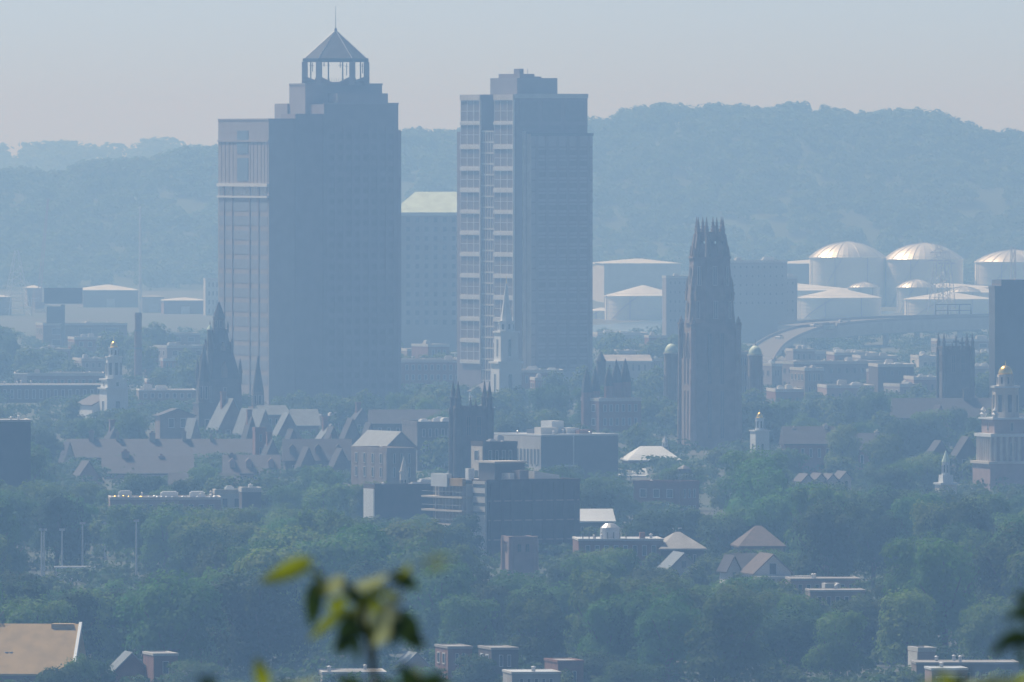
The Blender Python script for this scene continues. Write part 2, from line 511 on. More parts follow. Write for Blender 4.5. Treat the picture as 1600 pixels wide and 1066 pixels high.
# a denser line along the crest
xs = np.concatenate([xs, nrnd.uniform(-430, 470, 240)]); ys = np.concatenate([ys, nrnd.uniform(7585, 7630, 240)])
zs = hill_z(xs, ys)
hs = nrnd.uniform(9, 15, len(xs))
mass('hillside_wood', list(zip(xs, ys, zs - 1.5)), hs, tm, M['leaf_far'], label='hazy wooded hillside rising behind the whole city')
bigs = [(1237, 155, 17), (1256, 158, 14), (1292, 163, 16), (1030, 160, 12), (1185, 165, 12), (1400, 171, 13), (135, 252, 14), (196, 247, 12), (968, 172, 12), (1470, 178, 12), (1225, 162, 12)]
pts, hh = [], []
for px, py, h in bigs:
    q = P(px, py, 7600); pts.append((q.x, q.y, q.z - h)); hh.append(h)
mass('crest_wood', pts, hh, [clump(420, .55, 1., .07, .7, s + 20) for s in range(3)], M['leaf_far'], label='taller tree clumps standing up along the ridge crest')
xs = nrnd.uniform(-700, 700, 750); ys = nrnd.uniform(10300, 10680, 750)
mass('distant_wood', list(zip(xs, ys, far_z(xs, ys) - 1)), nrnd.uniform(9, 16, 750), [clump(110, .8, 1., .13, .8, s + 9) for s in range(4)], M['leaf_far'], 1.3, label='palest wooded ridge on the horizon at far left')
# low growth between houses and streets
N = 2600
ys = 1760 + 3600 * nrnd.random(N) ** 1.15
xs = (nrnd.random(N) - .5) * .1 * ys
mass('undergrowth', list(zip(xs, ys, np.full(N, -.3))), nrnd.uniform(2.5, 5., N), [clump(240, 1.5, 1., .11, .7, s + 40) for s in range(5)], M['understory'], 1., label='low shrubs and young trees filling the ground between city blocks')

wm = bpy.data.materials.new('harbour_water'); wm.use_nodes = True
wb = wm.node_tree.nodes['Principled BSDF']; wb.inputs['Base Color'].default_value = (.05, .09, .11, 1); wb.inputs['Roughness'].default_value = .18
def sheet(name, poly, z, m):
    o = MB().add([(x, y, z) for x, y in poly], [tuple(range(len(poly)))]).build(name, m)
    o['kind'] = 'structure'
    return o
sheet('water', [(-20, 5390), (75, 5290), (75, 5640), (200, 6150), (120, 6150), (30, 5640)], .05, wm)

def road(name, pts, w, m, thick=0., par=0.):
    """pts: (px, py, z) on the road's centre line"""
    c = []
    for px, py, z in pts:
        d = DD(py, z); c.append(Vector(((px - 800) / FX * d, d, z)))
    # smooth
    cc = []
    for i in range(len(c) - 1):
        p0, p1, p2, p3 = c[max(0, i - 1)], c[i], c[i + 1], c[min(len(c) - 1, i + 2)]
        for k in range(6):
            t = k / 6
            cc.append(.5 * ((2 * p1) + (-p0 + p2) * t + (2 * p0 - 5 * p1 + 4 * p2 - p3) * t * t + (-p0 + 3 * p1 - 3 * p2 + p3) * t ** 3))
    cc.append(c[-1])
    L, Rr = [], []
    for i, p in enumerate(cc):
        t = (cc[min(i + 1, len(cc) - 1)] - cc[max(0, i - 1)]); t.z = 0; t.normalize()
        nn = Vector((-t.y, t.x, 0)) * w / 2
        L.append(p + nn); Rr.append(p - nn)
    return cc, L, Rr
def ribbon(b, A, B, dz0, dz1):
    n = len(A)
    vs = [(*p.xy, p.z + dz1) for p in A] + [(*p.xy, p.z + dz1) for p in B] + [(*p.xy, p.z + dz0) for p in A] + [(*p.xy, p.z + dz0) for p in B]
    fs = []
    for i in range(n - 1):
        fs += [(i, n + i, n + i + 1, i + 1), (2*n + i, 2*n + i + 1, 3*n + i + 1, 3*n + i), (i, i + 1, 2*n + i + 1, 2*n + i), (n + i, 3*n + i, 3*n + i + 1, n + i + 1)]
    fs += [(0, 2*n, 3*n, n), (n - 1, 2*n - 1, 4*n - 1, 3*n - 1)]
    b.add(vs, fs)
def viaduct(name, label, pts, w, girder=1.6, pier=45.):
    cc, A, B = road(name, pts, w, None)
    root = empty(name, (cc[0].x, cc[0].y, 0), 0, label, 'elevated road')
    off = Matrix.Translation(-root.location)
    T = lambda l: [off @ p for p in l]
    A, B, cc = T(A), T(B), T(cc)
    b = MB(); ribbon(b, A, B, -girder, 0); b.build('deck', M['concrete'], root)
    ins = lambda X, Y, k: [p + (q - p).normalized() * k for p, q in zip(X, Y)]
    b = MB(); ribbon(b, ins(A, B, .5), ins(B, A, .5), .004, .03); b.build('road_surface', M['asphalt_pale'], root)
    for X, Y in ((A, B), (B, A)):
        b = MB(); ribbon(b, X, ins(X, Y, .35), 0.002, 1.); b.build('barrier', M['granite_dark'], root)
    acc = 0
    for i in range(1, len(cc)):
        acc += (cc[i] - cc[i - 1]).length
        if acc > pier and cc[i].z > 2.5:
            acc = 0; p = cc[i]
            MB().lathe(p.x, p.y, [(1.1, 0), (1.1, p.z - girder - 1)], 8).box(p.x - w * .35, p.x + w * .35, p.y - .9, p.y + .9, p.z - girder - 1, p.z - girder).build('pier', M['concrete'], root)
    return [root.location + p for p in cc]
M['asphalt_pale'] = mat('pale_worn_asphalt', (.13, .13, .125), .9, .1, .1)
ramp = viaduct('ramp', 'curving ramp that climbs up to the elevated highway by the tanks', [(1184, 566, 3), (1192, 553, 4), (1205, 539, 5), (1230, 525, 6.5), (1262, 514, 8), (1300, 507.5, 9.5)], 10.5)
hwy = viaduct('highway_viaduct', 'long elevated highway crossing in front of the storage tanks', [(1262, 509, 9), (1310, 504, 9.7), (1400, 499, 10), (1500, 496, 10.2), (1600, 495, 10.3), (1720, 495, 10.3)], 24, 4.6, 30)

def car(px, py, z, rot, label):
    d = DD(py, z)
    r = empty('car', ((px - 800) / FX * d, d, z + .035), R(rot), label, 'car', 'cars on the highway')
    def pr(poly, y0, y1):
        n = len(poly)
        return MB().add([(x, y0, q) for x, q in poly] + [(x, y1, q) for x, q in poly],
                        [tuple(range(n)), tuple(range(2*n - 1, n - 1, -1))] + [(i, i + n, (i + 1) % n + n, (i + 1) % n) for i in range(n)])
    pr([(-2.2, .3), (2.2, .3), (2.25, .75), (1.2, .95), (-1.9, 1.0), (-2.25, .8)], -.9, .9).build('body', M['carpaint'], r)
    c = pr([(-1.7, .99), (1.1, .96), (.35, 1.5), (-1.2, 1.52)], -.78, .78).build('cabin', M['glass'], r)
    box('car_roof', M['carpaint'], c, -1.15, .3, -.76, .76, 1.525, 1.57)
    for x in (-1.4, 1.4):
        for y in (-.85, .85):
            b = MB(); b.bar((x, y - .1, .34), (x, y + .1, .34), .34, n=12); w_ = b.build('wheel', M['rubber'], r)
            MB().bar((x, y - .12, .34), (x, y + .12, .34), .18, n=8).build('rim', M['metal'], w_)
for px, py, z, rot, lb in [(1218, 530, 6, 70, 'white car lowest on the curving ramp'), (1275, 511.5, 8.6, 40, 'bright white car where the ramp meets the highway'), (1320, 503.8, 9.75, 12, 'white car on the highway just right of the ramp top')]:
    car(px, py, z, rot, lb)

# ---------------------------------------------------------------- tall granite office tower with lantern
def granite_tower():
    t = Site('office_tower', 'tallest granite office tower with stepped top and octagonal roof lantern', 'office tower', 420, 3790, 21)
    D = t.ly(341)
    yC = t.ly(483, t.lx(505))
    xA, xB, xC, xE = t.lx(461), t.lx(505), t.lx(621), t.lx(627)
    hA, hA2, hB, hC = t.lz(188), t.lz(204), t.lz(178), t.lz(163)
    b = MB(); b.box(0, xA - .01, 0, D, 0, hA); b.box(xA, xE, .02, D - .1, 0, hA2)
    b.build('wall', M['granite'], t.root)
    b = MB(); b.box(xA - .02, xB, -.35, yC, 0, hB); b.build('front_bay', M['granite_dark'], t.root)
    b = MB(); b.box(xB + .02, xC, -.7, yC, 0, hC); b.build('front_bay', M['granite_dark'], t.root)
    # upper tiers
    x0, x1 = t.lx(477, yC), t.lx(597, yC)
    yD = t.ly(452, x0); hD = t.lz(133, x0, yC)
    t.box('upper_block', 'granite', x0, x1, yC - .01, yD, hC - 12, hD)
    xb = t.lx(513, yC); yb = t.ly(527, xb)
    t.box('upper_bay', 'granite', xb, x1 - 1, yb, yC - .03, hC - 8, t.lz(146, xb, yb))
    yE = t.ly(429, x0 - .6)
    t.box('rear_block', 'granite', x0 - .6, x1 - 1, yD + .02, yE, hA - 2, t.lz(162, x0, yD))
    # roof edges
    for a in ((-.15, xA - .05, -.15, .4, hA, hA + .5), (-.15, .4, .45, D, hA, hA + .5), (x0 - .15, x1 + .15, yC - .16, yC + .4, hD, hD + .5), (x0 - .15, x0 + .4, yC + .45, yD, hD, hD + .5), (xB, xC + .1, -.85, -.3, hC, hC + .45)):
        t.box('cornice', 'granite', *a)
    # left face: strips of windows between stone bands
    cols = [342.5, 351, 364, 391, 405, 418.5]
    yy = [t.ly(p) for p in cols]
    ztop, pitch = t.lz(309), 22.6 / t.s
    nfl = int(ztop // pitch)
    for j in range(13):
        z1 = ztop - j * pitch - 1.25
        for a, c in zip(yy[1:], yy[:-1]):
            t.box('window_strip', 'stripglass', -.1, .02, a + .25, c - .25, z1 - pitch + 1.5, z1)
    for c in yy[1:-1]:
        t.box('pier', 'granite_dark', -.3, .01, c - .3, c + .3, 0, t.lz(288))
    zt0, zt1 = t.lz(306), t.lz(293)
    for a, c in zip(yy[1:], yy[:-1]):
        t.box('square_window', 'glass', -.12, .02, a + .5, c - .5, zt0, zt1)
    for z0, z1 in ((t.lz(309.5), t.lz(306.5)), (t.lz(292), t.lz(287))):
        t.box('stone_band', 'cream', -.55, .03, .1, D - .1, z0, z1)
    t.box('tall_window', 'blueglass', -.15, .02, t.ly(388), t.ly(371), t.lz(240), t.lz(204))
    t.box('tall_window', 'blueglass', -.15, .02, t.ly(388), t.ly(371), t.lz(283), t.lz(247))
    for p in (346, 352, 358, 364, 391, 396, 402, 408, 413, 418):
        c = t.ly(p); t.box('fluting', 'granite', -.1, .02, c - .18, c + .18, t.lz(287), t.lz(222))
    t.box('attic_band', 'granite', -.3, .03, .1, D - .1, t.lz(222), t.lz(219))
    # front face: floor strips, nearly lost in the haze
    zf = t.lz(207)
    ph = 17.0 / t.s
    for j in range(24):
        z = zf - j * ph
        if z - ph < 4: break
        t.box('floor_window_strip', 'bronzeglass', xB + 1.6, xC - 1.6, -.76, -.66, z - ph * .62, z - ph * .1)
    for i in range(9):
        x = xB + 1 + (xC - xB - 2) * i / 8
        t.box('front_pier', 'granite_dark', x - .45, x + .45, -1.0, -.69, 0, t.lz(196))
    # lantern
    ym = (yC + yD) / 2
    xm = t.lx(524.5, ym)
    cw = Vector((t.cx + t.ca * xm - t.sa * ym, t.cy + t.sa * xm + t.ca * ym, 0))
    s = FX / cw.y
    Z = lambda y: HC - (y - YH) / s
    lan = bpy.data.objects.new('lantern', None)
    me = MB(); oc = [(27, -50), (50, -27), (50, 27), (27, 50), (-27, 50), (-50, 27), (-50, -27), (-27, -50)]
    ar = -t.a
    def O(k, z, ox=0, oy=0):
        out = []
        for x, y in oc:
            x, y = x * k / s, y * k / s
            out.append((xm + x * math.cos(ar) - y * math.sin(ar), ym + x * math.sin(ar) + y * math.cos(ar), z))
        return out
    b = MB(); b.loft([O(1.02, Z(97)), O(1.02, Z(91.5)), O(.95, Z(91.3)), O(.02, Z(48))])
    roof = b.build('lantern_roof', M['darkslate'], t.root)
    b = MB()
    ap = (xm, ym, Z(47.5))
    for p in O(.96, Z(91.5)): b.bar(p, ap, .16, n=4)
    b.build('roof_rib', M['metal'], roof)
    b = MB(); b.bar((xm, ym, Z(49)), (xm, ym, Z(10)), .11, .05, 6); b.bar((xm, ym, Z(48)), (xm, ym, Z(44)), .5, .3, 8); b.build('mast', M['darkmetal'], t.root)
    b = MB(); b.loft([O(.93, hD - .1), O(.93, hD + .9)]); b.build('lantern_floor', M['granite_dark'], t.root)
    for i, (p, q) in enumerate(zip(O(.965, hD), O(.965, Z(96.9)))):
        nx, ny = p[0] - xm, p[1] - ym
        th = math.atan2(ny, nx)
        c, sn = math.cos(ar + 0), math.sin(ar + 0)
        hw = 4.2 / s
        sq = lambda k, z: [(p[0] - (p[0] - xm) * max(0, k - 1) * .1 + (x * c - y * sn) * k, p[1] - (p[1] - ym) * max(0, k - 1) * .1 + (x * sn + y * c) * k, z) for x, y in ((-hw, -hw), (hw, -hw), (hw, hw), (-hw, hw))]
        MB().loft([sq(1, hD), sq(1, Z(96.95))]).build('lantern_pillar', M['granite'], t.root)
        MB().loft([sq(3.2, hD + .91), sq(3.2, hD + 1.0), sq(.9, Z(120.5))]).build('pillar_foot', M['granite_dark'], t.root)
    for dx, dy, y1, y2 in ((-11.5, 10, 97, 131), (11, -8, 97, 131), (-39, 5, 97, 131), (39, -6, 97, 131), (-18, -10, 97, 104), (17, 8, 99, 118), (7, 5, 97, 106), (-36, -12, 98, 112), (42, 10, 99, 115)):
        x, y = dx / s, dy / s
        a = (xm + x * math.cos(ar) - y * math.sin(ar), ym + x * math.sin(ar) + y * math.cos(ar))
        MB().bar((*a, Z(y1)), (*a, Z(y2)), .2 if y2 > 130 else .12, n=6).bar((a[0] - .5, a[1], Z(y1 + 5)), (a[0] + .5, a[1], Z(y1 + 5)), .08, n=4).build('antenna', M['darkmetal'], t.root)
    b = MB()
    for i in range(12):
        x, y = (-20 + 40 * i / 11) / s, -47 / s
        a = (xm + x * math.cos(ar) - y * math.sin(ar), ym + x * math.sin(ar) + y * math.cos(ar))
        b.bar((*a, hD + .9), (*a, hD + 2.0), .05, n=4)
    b.build('railing', M['darkmetal'], t.root)
granite_tower()
LAND.append(('the granite tower', 480, 600))

# ---------------------------------------------------------------- white framed tower
def frame_tower():
    t = Site('apartment_tower', 'second tall tower with white framed window bays and square penthouse', 'tower', 804, 4030, 30)
    D, W = t.ly(720), t.lx(918)
    H, Hs = t.lz(147.5), t.lz(204)
    ya, yb = t.ly(772), t.ly(752)
    yr = (ya + yb) / 2
    b = MB(); b.box(0, W, 0, ya - .02, 0, H); b.box(4.5, W, ya, yb, 0, H - .05); b.box(0, W, yb + .02, D, 0, H); b.box(.3, 4.48, ya, yb, 0, Hs)
    b.build('wall', M['granite_dark'], t.root)
    rows = [157, 195, 233, 267, 301, 334.5, 368, 401.5, 435, 469, 503, 537]
    rows2 = [190, 226.5, 261, 294.5, 329, 362, 395.5, 429, 462.5, 497, 531, 565]
    for p0, p1 in ((803.5, 773), (751.5, 720.5)):
        u0, u1 = t.ly(p0), t.ly(p1)
        for j, (a, c) in enumerate(zip(rows, rows2)):
            z1, z0 = t.lz(a), t.lz(c)
            du = (u1 - u0) / 3
            me = window_mesh(du, z1 - z0, 'cream', 'bronzeglass', 0, 1)
            for i in range(3):
                o = bpy.data.objects.new('window', me); COL.objects.link(o); o.parent = t.root
                o.location = (-.1, u0 + du * (i + .5), z0); o.rotation_euler = (0, 0, -math.pi / 2)
            zn = t.lz(rows[j + 1]) if j < 11 else z0 - 1
            t.box('white_band', 'cream', -.5, -.02, u0, u1, zn + .03, z0 - .03)
        t.box('bay_cap', 'palestone', -.5, -.01, u0, u1, t.lz(156.5), H - .02)
        t.box('bay_edge', 'cream', -.6, -.02, u0 - .35, u0 - .02, 10, t.lz(156))
    # recess with light grid
    g = MB()
    for i in range(5):
        y = ya + (yb - ya) * (i + .5) / 5; g.box(.1, .28, y - .12, y + .12, 0, Hs)
    for j in range(28):
        z = Hs - j * 17 / t.s; g.box(.12, .3, ya + .05, yb - .05, z - .5, z)
    g.build('recess_grid', M['concrete'], t.root)
    # front crown with three dark openings
    for p0, p1 in ((812, 840), (848, 876), (884, 914)):
        t.box('louvred_opening', 'bronzeglass', t.lx(p0), t.lx(p1), -.1, .04, t.lz(190), t.lz(158))
        t.box('louvred_opening', 'bronzeglass', t.lx(p0), t.lx(p1), -.1, .04, t.lz(202), t.lz(196))
    t.box('crown_band', 'concrete', .02, W + .1, -.3, -.02, H - 1.2, H + .2)
    # front slab
    dp = -3.2
    xs0 = t.lx(830, dp); xs1 = t.lx(926, dp); hS = t.lz(208)
    t.box('front_slab', 'granite', xs0, xs1, dp, -.03, 0, hS)
    t.box('slab_edge', 'palestone', xs0 - .12, xs0 - .01, dp, -.04, 0, hS - .2)
    t.box('slab_edge', 'palestone', xs0 - 1.4, xs0 - .3, -.6, -.04, 0, hS + .6)
    t.box('slab_cap', 'darkmetal', xs0 - .1, xs1 + .2, dp - .25, -.05, hS - .9, hS)
    ph = 17.25 / t.s
    for j in range(22):
        z = t.lz(230) - j * ph
        t.box('floor_line', 'bronzeglass', xs0 + .05, xs1 - .05, dp - .12, dp + .02, z - .22, z + .2)
        t.box('window_strip', 'bronzeglass', xs0 + 2, xs1 - 1.5, dp - .05, dp + .03, z - ph * .72, z - ph * .25)
    for i in range(6):
        x = xs0 + 2 + (xs1 - xs0 - 3.5) * i / 5
        t.box('front_pier', 'granite_dark', x - .5, x + .5, dp - .2, dp + .01, 0, hS - 1)
    # left wing
    xw = .5; yw0 = D + .03; yw1 = D + 2.6
    t.box('rear_wing', 'granite_dark', 1.6, W, yw0, t.ly(714, 1.6), 0, t.lz(206, 0, D))
    # penthouse
    yp = 3.0; xp = t.lx(808, yp)
    yq = t.ly(766, xp); xq = t.lx(871, yp); hP = t.lz(122, xp, yp)
    t.box('penthouse', 'granite', xp, xq, yp, yq, H, hP)
    y2 = yp + 3; x2 = t.lx(812, y2); h2 = t.lz(115.5, x2, y2)
    t.box('plant_room', 'granite_dark', x2, t.lx(835, y2), y2, t.ly(779, x2), hP + .01, h2)
    t.box('plant_room', 'granite_dark', t.lx(835.5, y2), t.lx(846, y2), y2, y2 + 3, hP + .01, h2 - .8)
    t.box('lift_tower', 'granite_dark', x2 + .5, t.lx(809, y2 + 2) + 1.5, y2 + 1, y2 + 4.5, h2 + .01, t.lz(107.5, x2, y2))
    MB().bar((x2 + 4, y2 + 2, h2), (x2 + 4, y2 + 2, h2 + 1.6), .07, n=5).build('antenna', M['darkmetal'], t.root)
    # base
    t.box('podium', 'concrete', -3, W + 4, -8, -3.4, 0, 8)
frame_tower()
LAND.append(('the white framed tower', 820, 600))

# ---------------------------------------------------------------- collegiate stone tower with crown of pinnacles
def crown_tower():
    d = 3340; px = 1109
    root = empty('stone_tower', (P(px, YH, d).x, d, 0), R(14), 'tall tapering gothic stone tower topped by an open crown of pinnacles', 'tower')
    s = FX / d
    Z = lambda y: HC - (y - YH) / s
    def sq(b, w0, y0, w1, y1, n=4): b.lathe(0, 0, [(w0 / s, Z(y0)), (w1 / s, Z(y1))], n, math.pi/4 if n == 4 else math.pi/8)
    k = .83
    b = MB(); sq(b, 46 * k, 745, 45 * k, 560); b.build('shaft', M['stone'], root)
    b = MB(); sq(b, 43 * k, 560, 41 * k, 505); b.build('shaft', M['stone'], root)
    b = MB(); sq(b, 37, 505, 33, 455, 8); b.build('belfry_stage', M['stone'], root)
    b = MB(); sq(b, 33, 455, 28.5, 403, 8); b.build('belfry_stage', M['stone'], root)
    b = MB(); sq(b, 31, 404, 31, 401, 8); b.build('gallery', M['stone'], root)
    # open octagonal crown, with gaps one can see through
    b = MB()
    for i in range(8):
        th = math.pi/8 + i * math.pi/4
        w0, w1 = 26.5 / s, 21.5 / s
        a = (w0 * math.cos(th), w0 * math.sin(th), Z(402)); c = (w1 * math.cos(th), w1 * math.sin(th), Z(366))
        b.bar(a, c, 5.2 / s, 4.0 / s, 6)
    b.build('crown_pier', M['stone'], root)
    b = MB(); sq(b, 24, 401, 22.5, 381, 8); b.build('crown_wall', M['stone'], root)
    b = MB(); sq(b, 22, 377, 20.5, 362, 8); b.build('crown_wall', M['stone'], root)
    def pin(x, y, yb, yt, r, nm='pinnacle'):
        b = MB(); zb, zt = Z(yb), Z(yt); m = zb + (zt - zb) * .35
        b.lathe(x, y, [(r, zb), (r, m), (r * 1.25, m), (r * 1.25, m + .25), (r * .85, m + .3), (.05, zt)], 4, math.pi/4)
        for q in (.5, .68):
            zz = zb + (zt - zb) * q; rr = r * (1.25 - q) 
            b.lathe(x, y, [(rr * 1.25, zz), (rr * 1.2, zz + .18)], 4, 0)
        b.build(nm, M['stone'], root)
    for i in range(8):
        th = math.pi/8 + i * math.pi/4 - R(14) + R(8)
        pin(21 / s * math.cos(th), 21 / s * math.sin(th), 370, 339, 2.7 / s)
    for i in range(8):
        th = i * math.pi/4 + R(8)
        pin(19 / s * math.cos(th), 19 / s * math.sin(th), 368, 351, 1.5 / s)
    for r_, yb, yt, w in ((30, 412, 384, 1.9), (34.5, 462, 432, 1.8), (36, 470, 448, 1.7)):
        for i in range(8):
            th = math.pi/8 + i * math.pi/4
            pin(r_ / s * math.cos(th), r_ / s * math.sin(th), yb, yt, w / s)
    for sx in (-1, 1):
        for sy in (-1, 1):
            w = 44 * k / s
            # stepped corner buttresses
            b = MB()
            for y0, y1, r in ((750, 700, 6.2), (700, 640, 5.6), (640, 575, 5.0), (575, 512, 4.2)):
                b.lathe(sx * w, sy * w, [(r / s, Z(y0)), (r / s * .96, Z(y1)), (r / s * .8, Z(y1) + .6)], 8, math.pi/8)
            b.build('buttress', M['pinkbrick'] if sx < 0 and sy < 0 else M['stone'], root)
            pin(sx * w, sy * w, 514, 494, 4 / s)
            pin(sx * w * .8, sy * w * .8, 470, 436, 2.2 / s)
    # tall lancets with pale reveals
    for rot_ in range(4):
        th = rot_ * math.pi/2
        for off, ys in ((-10, ((720, 610), (600, 520))), (10, ((720, 610), (600, 520)))):
            for y0, y1 in ys:
                w, h = 7 / s, Z(y1) - Z(y0)
                me = window_mesh(w, h, 'stone', 'glass', 1, 3)
                o = bpy.data.objects.new('lancet_window', me); COL.objects.link(o); o.parent = root
                r = 45.3 * k / s
                o.location = (r * math.cos(th) - off / s * math.sin(th), r * math.sin(th) + off / s * math.cos(th), Z(y0)); o.rotation_euler = (0, 0, th + math.pi/2)
    for i in range(8):
        th = i * math.pi/4
        for y0, y1, r in ((498, 470, 36.3), (446, 416, 31.8)):
            me = window_mesh(7 / s, Z(y1) - Z(y0), 'palestone', 'glass', 1, 0)
            o = bpy.data.objects.new('belfry_opening', me); COL.objects.link(o); o.parent = root
            o.location = (r / s * math.cos(th), r / s * math.sin(th), Z(y0)); o.rotation_euler = (0, 0, th + math.pi/2)
crown_tower()
LAND.append(('the pinnacled stone tower', 1109, 690))

# ---------------------------------------------------------------- far harbour side: tanks, sheds, pylons
def tank(px, ytop, hwpx, ybase, d, kind, label, rise=0., yd=None):
    r = hwpx / FX * d
    root = empty('storage_tank', (P(px, YH, d).x, d, 0), 0, label, 'tank', 'storage tanks by the harbour')
    h = HC - (ytop - YH) / FX * d
    b = MB(); prof = [(r, 0)]
    for i in range(1, 6): prof += [(r, h * i / 6), (r + .08, h * i / 6), (r + .08, h * i / 6 + .12), (r, h * i / 6 + .12)]
    prof += [(r, h - .4), (r + .35, h - .4), (r + .35, h)]
    b.lathe(0, 0, prof, 48); b.build('shell', M['tank'], root)
    b = MB()
    if kind == 'dome':
        prof = [(r * math.cos(q) ** .9 if q < 1.5 else .05, h + rise * math.sin(q)) for q in [i * math.pi / 2 / 10 for i in range(11)]]
        R_ = (r * r + rise * rise) / (2 * rise); aa = math.asin(min(1, r / R_))
        prof = [(R_ * math.sin(aa * (1 - i / 10)) + .01, h + .02 + R_ * math.cos(aa * (1 - i / 10)) - (R_ - rise)) for i in range(11)]
        b.lathe(0, 0, prof, 40); b.build('dome_roof', M['dome'], root)
        # radial struts
        b = MB()
        for i in range(20):
            th = i * math.pi / 10
            pp = [(q * math.cos(th), q * math.sin(th), z + .08) for q, z in prof]
            for u, w in zip(pp[:-1], pp[1:]): b.bar(u, w, .16, n=4)
        b.build('dome_rib', M['metal'], root)
    else:
        b.lathe(0, 0, [(r - .1, h), (r * .97, h + .25), (.6, h + max(.6, rise))], 40); b.build('cone_roof', M['tankroof'], root)
        if kind == 'small_dome':
            w = rise
    for th in (200, 250, 300):
        a = R(th); x, y = (r + .4) * math.cos(a), (r + .4) * math.sin(a)
        b = MB(); b.bar((x, y, 0), (x, y, h), .22, n=5); b.build('riser_pipe', M['metal'], root)
    a0, a1 = R(215), R(262)
    b = MB()
    for i in range(16):
        a = a0 + (a1 - a0) * i / 16; c = a0 + (a1 - a0) * (i + 1) / 16
        b.bar(((r + .5) * math.cos(a), (r + .5) * math.sin(a), h * i / 16), ((r + .5) * math.cos(c), (r + .5) * math.sin(c), h * (i + 1) / 16), .25, n=4)
    b.build('spiral_stair', M['metal'], root)
    b = MB()
    n = 40
    for i in range(n):
        a, c = 2 * math.pi * i / n, 2 * math.pi * (i + 1) / n
        b.bar((r * math.cos(a), r * math.sin(a), h + 1), (r * math.cos(c), r * math.sin(c), h + 1), .05, n=4)
    b.build('handrail', M['metal'], root)
    return root
LAND.append(('the storage tanks', 1400, 480))
for px, yt, hw, yd, lb in [(1324, 402, 59.5, 376, 'storage tank with large shining dome roof, leftmost of the three big domes'), (1443, 405, 62, 378, 'storage tank with large shining dome roof, middle of the three big domes'), (1584, 409, 61, 389, 'storage tank with large shining dome roof at the right edge behind the mast')]:
    d = 6350
    tank(px, yt, hw, 0, d, 'dome', lb, (yt - yd) / FX * d * .93)
tank(1311, 465, 66, 0, 5900, 'cone', 'wide storage tank with white cone roof, lowest left of the tank group', 4.2)
tank(1482, 467, 69, 0, 5900, 'cone', 'wide storage tank with white cone roof, lowest right of the tank group', 3.2)
tank(1005, 462, 60, 0, 5850, 'cone', 'big pale tank with bright sloping roof right of the framed tower', 4.6)
tank(940, 486, 24, 0, 5900, 'cone', 'narrow pale tank touching the right side of the framed tower', 1.5)
for px, yb, hw, yt, lb in [(1350, 449, 24, 441, 'small low domed tank behind the front left cone roof'), (1432, 449, 31, 437, 'mid sized domed tank between the two front cone roofs'), (1505, 456, 27, 448, 'low domed tank behind the right cone roof')]:
    tank(px, yb, hw, 0, 6100, 'dome', lb, (yb - yt) / FX * 6100)
tank(1240, 453, 100, 0, 6180, 'cone', 'very wide flat tank behind the front row, mostly hidden on its left', 3.2)
tank(1530, 457, 40, 0, 6150, 'cone', 'wide flat tank at far right behind the dark tower', 2.4)
tank(1480, 449, 75, 0, 6250, 'cone', 'wide flat tank in the middle row under the central dome', 2.)

def shed(pl, pr, ytop, d, label, name='warehouse', wall='concrete', roof='whiteroof', depth=30, peak=2.2, rot=4, group='pale sheds along the harbour', pitch=True, z=0.):
    st = Site(name, label, name.replace('_', ' '), pl, d, rot, group, z)
    W = st.lx(pr)
    H = st.lz(ytop)
    b = MB().box(0, W, 0, depth, 0, H - peak)
    b.build('wall', M[wall], st.root)
    o = .5
    He, Hr = H - peak, H
    MB().add([(-o, -o, He + .02), (W + o, -o, He + .02), (W + o, depth + o, He + .02), (-o, depth + o, He + .02), (-o, -o, He + .3), (W + o, -o, He + .3), (W + o, depth + o, He + .3), (-o, depth + o, He + .3),
              (W * .46, depth/2, Hr), (W * .54, depth/2, Hr)], [(3, 2, 1, 0), (0, 1, 5, 4), (1, 2, 6, 5), (2, 3, 7, 6), (3, 0, 4, 7), (4, 5, 9, 8), (6, 7, 8, 9), (5, 6, 9), (7, 4, 8)]).build('roof', M[roof], st.root)
    n = max(1, int(W / 14))
    for i in range(min(n, 8)):
        x = W * (i + .5) / n
        st.box('loading_door', 'metal', x - 2, x + 2, -.12, .03, .05, min(4.2, He * .6))
    return st
shed(130, 216, 446, 6300, 'long low warehouse with bright white roof right of the billboard', depth=70, peak=2.6, wall='granite_dark')
shed(43, 66, 446.5, 6350, 'short warehouse roof strip just left of the billboard', depth=40, peak=1.4, wall='granite_dark')
shed(-40, 18, 460, 6000, 'white roofed shed cut by the left edge', depth=30, peak=1.5, wall='granite_dark')
shed(222, 256, 462, 6100, 'small pale building with ragged roof right of the white warehouse', 'warehouse', peak=.8, wall='concrete', roof='gravel', depth=18)
shed(256, 323, 465.5, 6050, 'long shed with pale roof left of the granite tower', depth=28, peak=1.5, wall='brick')
shed(944, 1064, 405, 6500, 'long warehouse with sunlit roof high behind the pale tank', depth=60, peak=2.4, wall='concrete')
shed(930, 946, 410, 6600, 'narrow shed end beside the framed tower', depth=40, peak=1., wall='concrete')
shed(1228, 1345, 406, 6600, 'flat white warehouse left of the shining domes', depth=60, peak=2.2, wall='granite_dark')
st = block('silo_building', 'pale narrow block beside the left edge of the granite tower', 'building', 318, 321, 345, 435, 6000, 10, wall='concrete', roof='gravel', units=0, nf=3, nfl=4)
st = block('slab_block', 'broad hazy office slab behind and right of the pinnacled stone tower', 'office block', 1130, 1140, 1230, 407, 5150, 14, wall='granite', roof='gravel', units=3, nf=9, nfl=5, fm='granite', fill=(.35,.3))
LAND.append(('the hazy office slab', 1190, 500))
block('slab_block', 'hazy wing stepping down at the right end of the office slab', 'office block', 1200, 1205, 1246, 432, 5180, 14, wall='granite', units=1, nf=4, nfl=4, fm='granite', fill=(.35, .3))
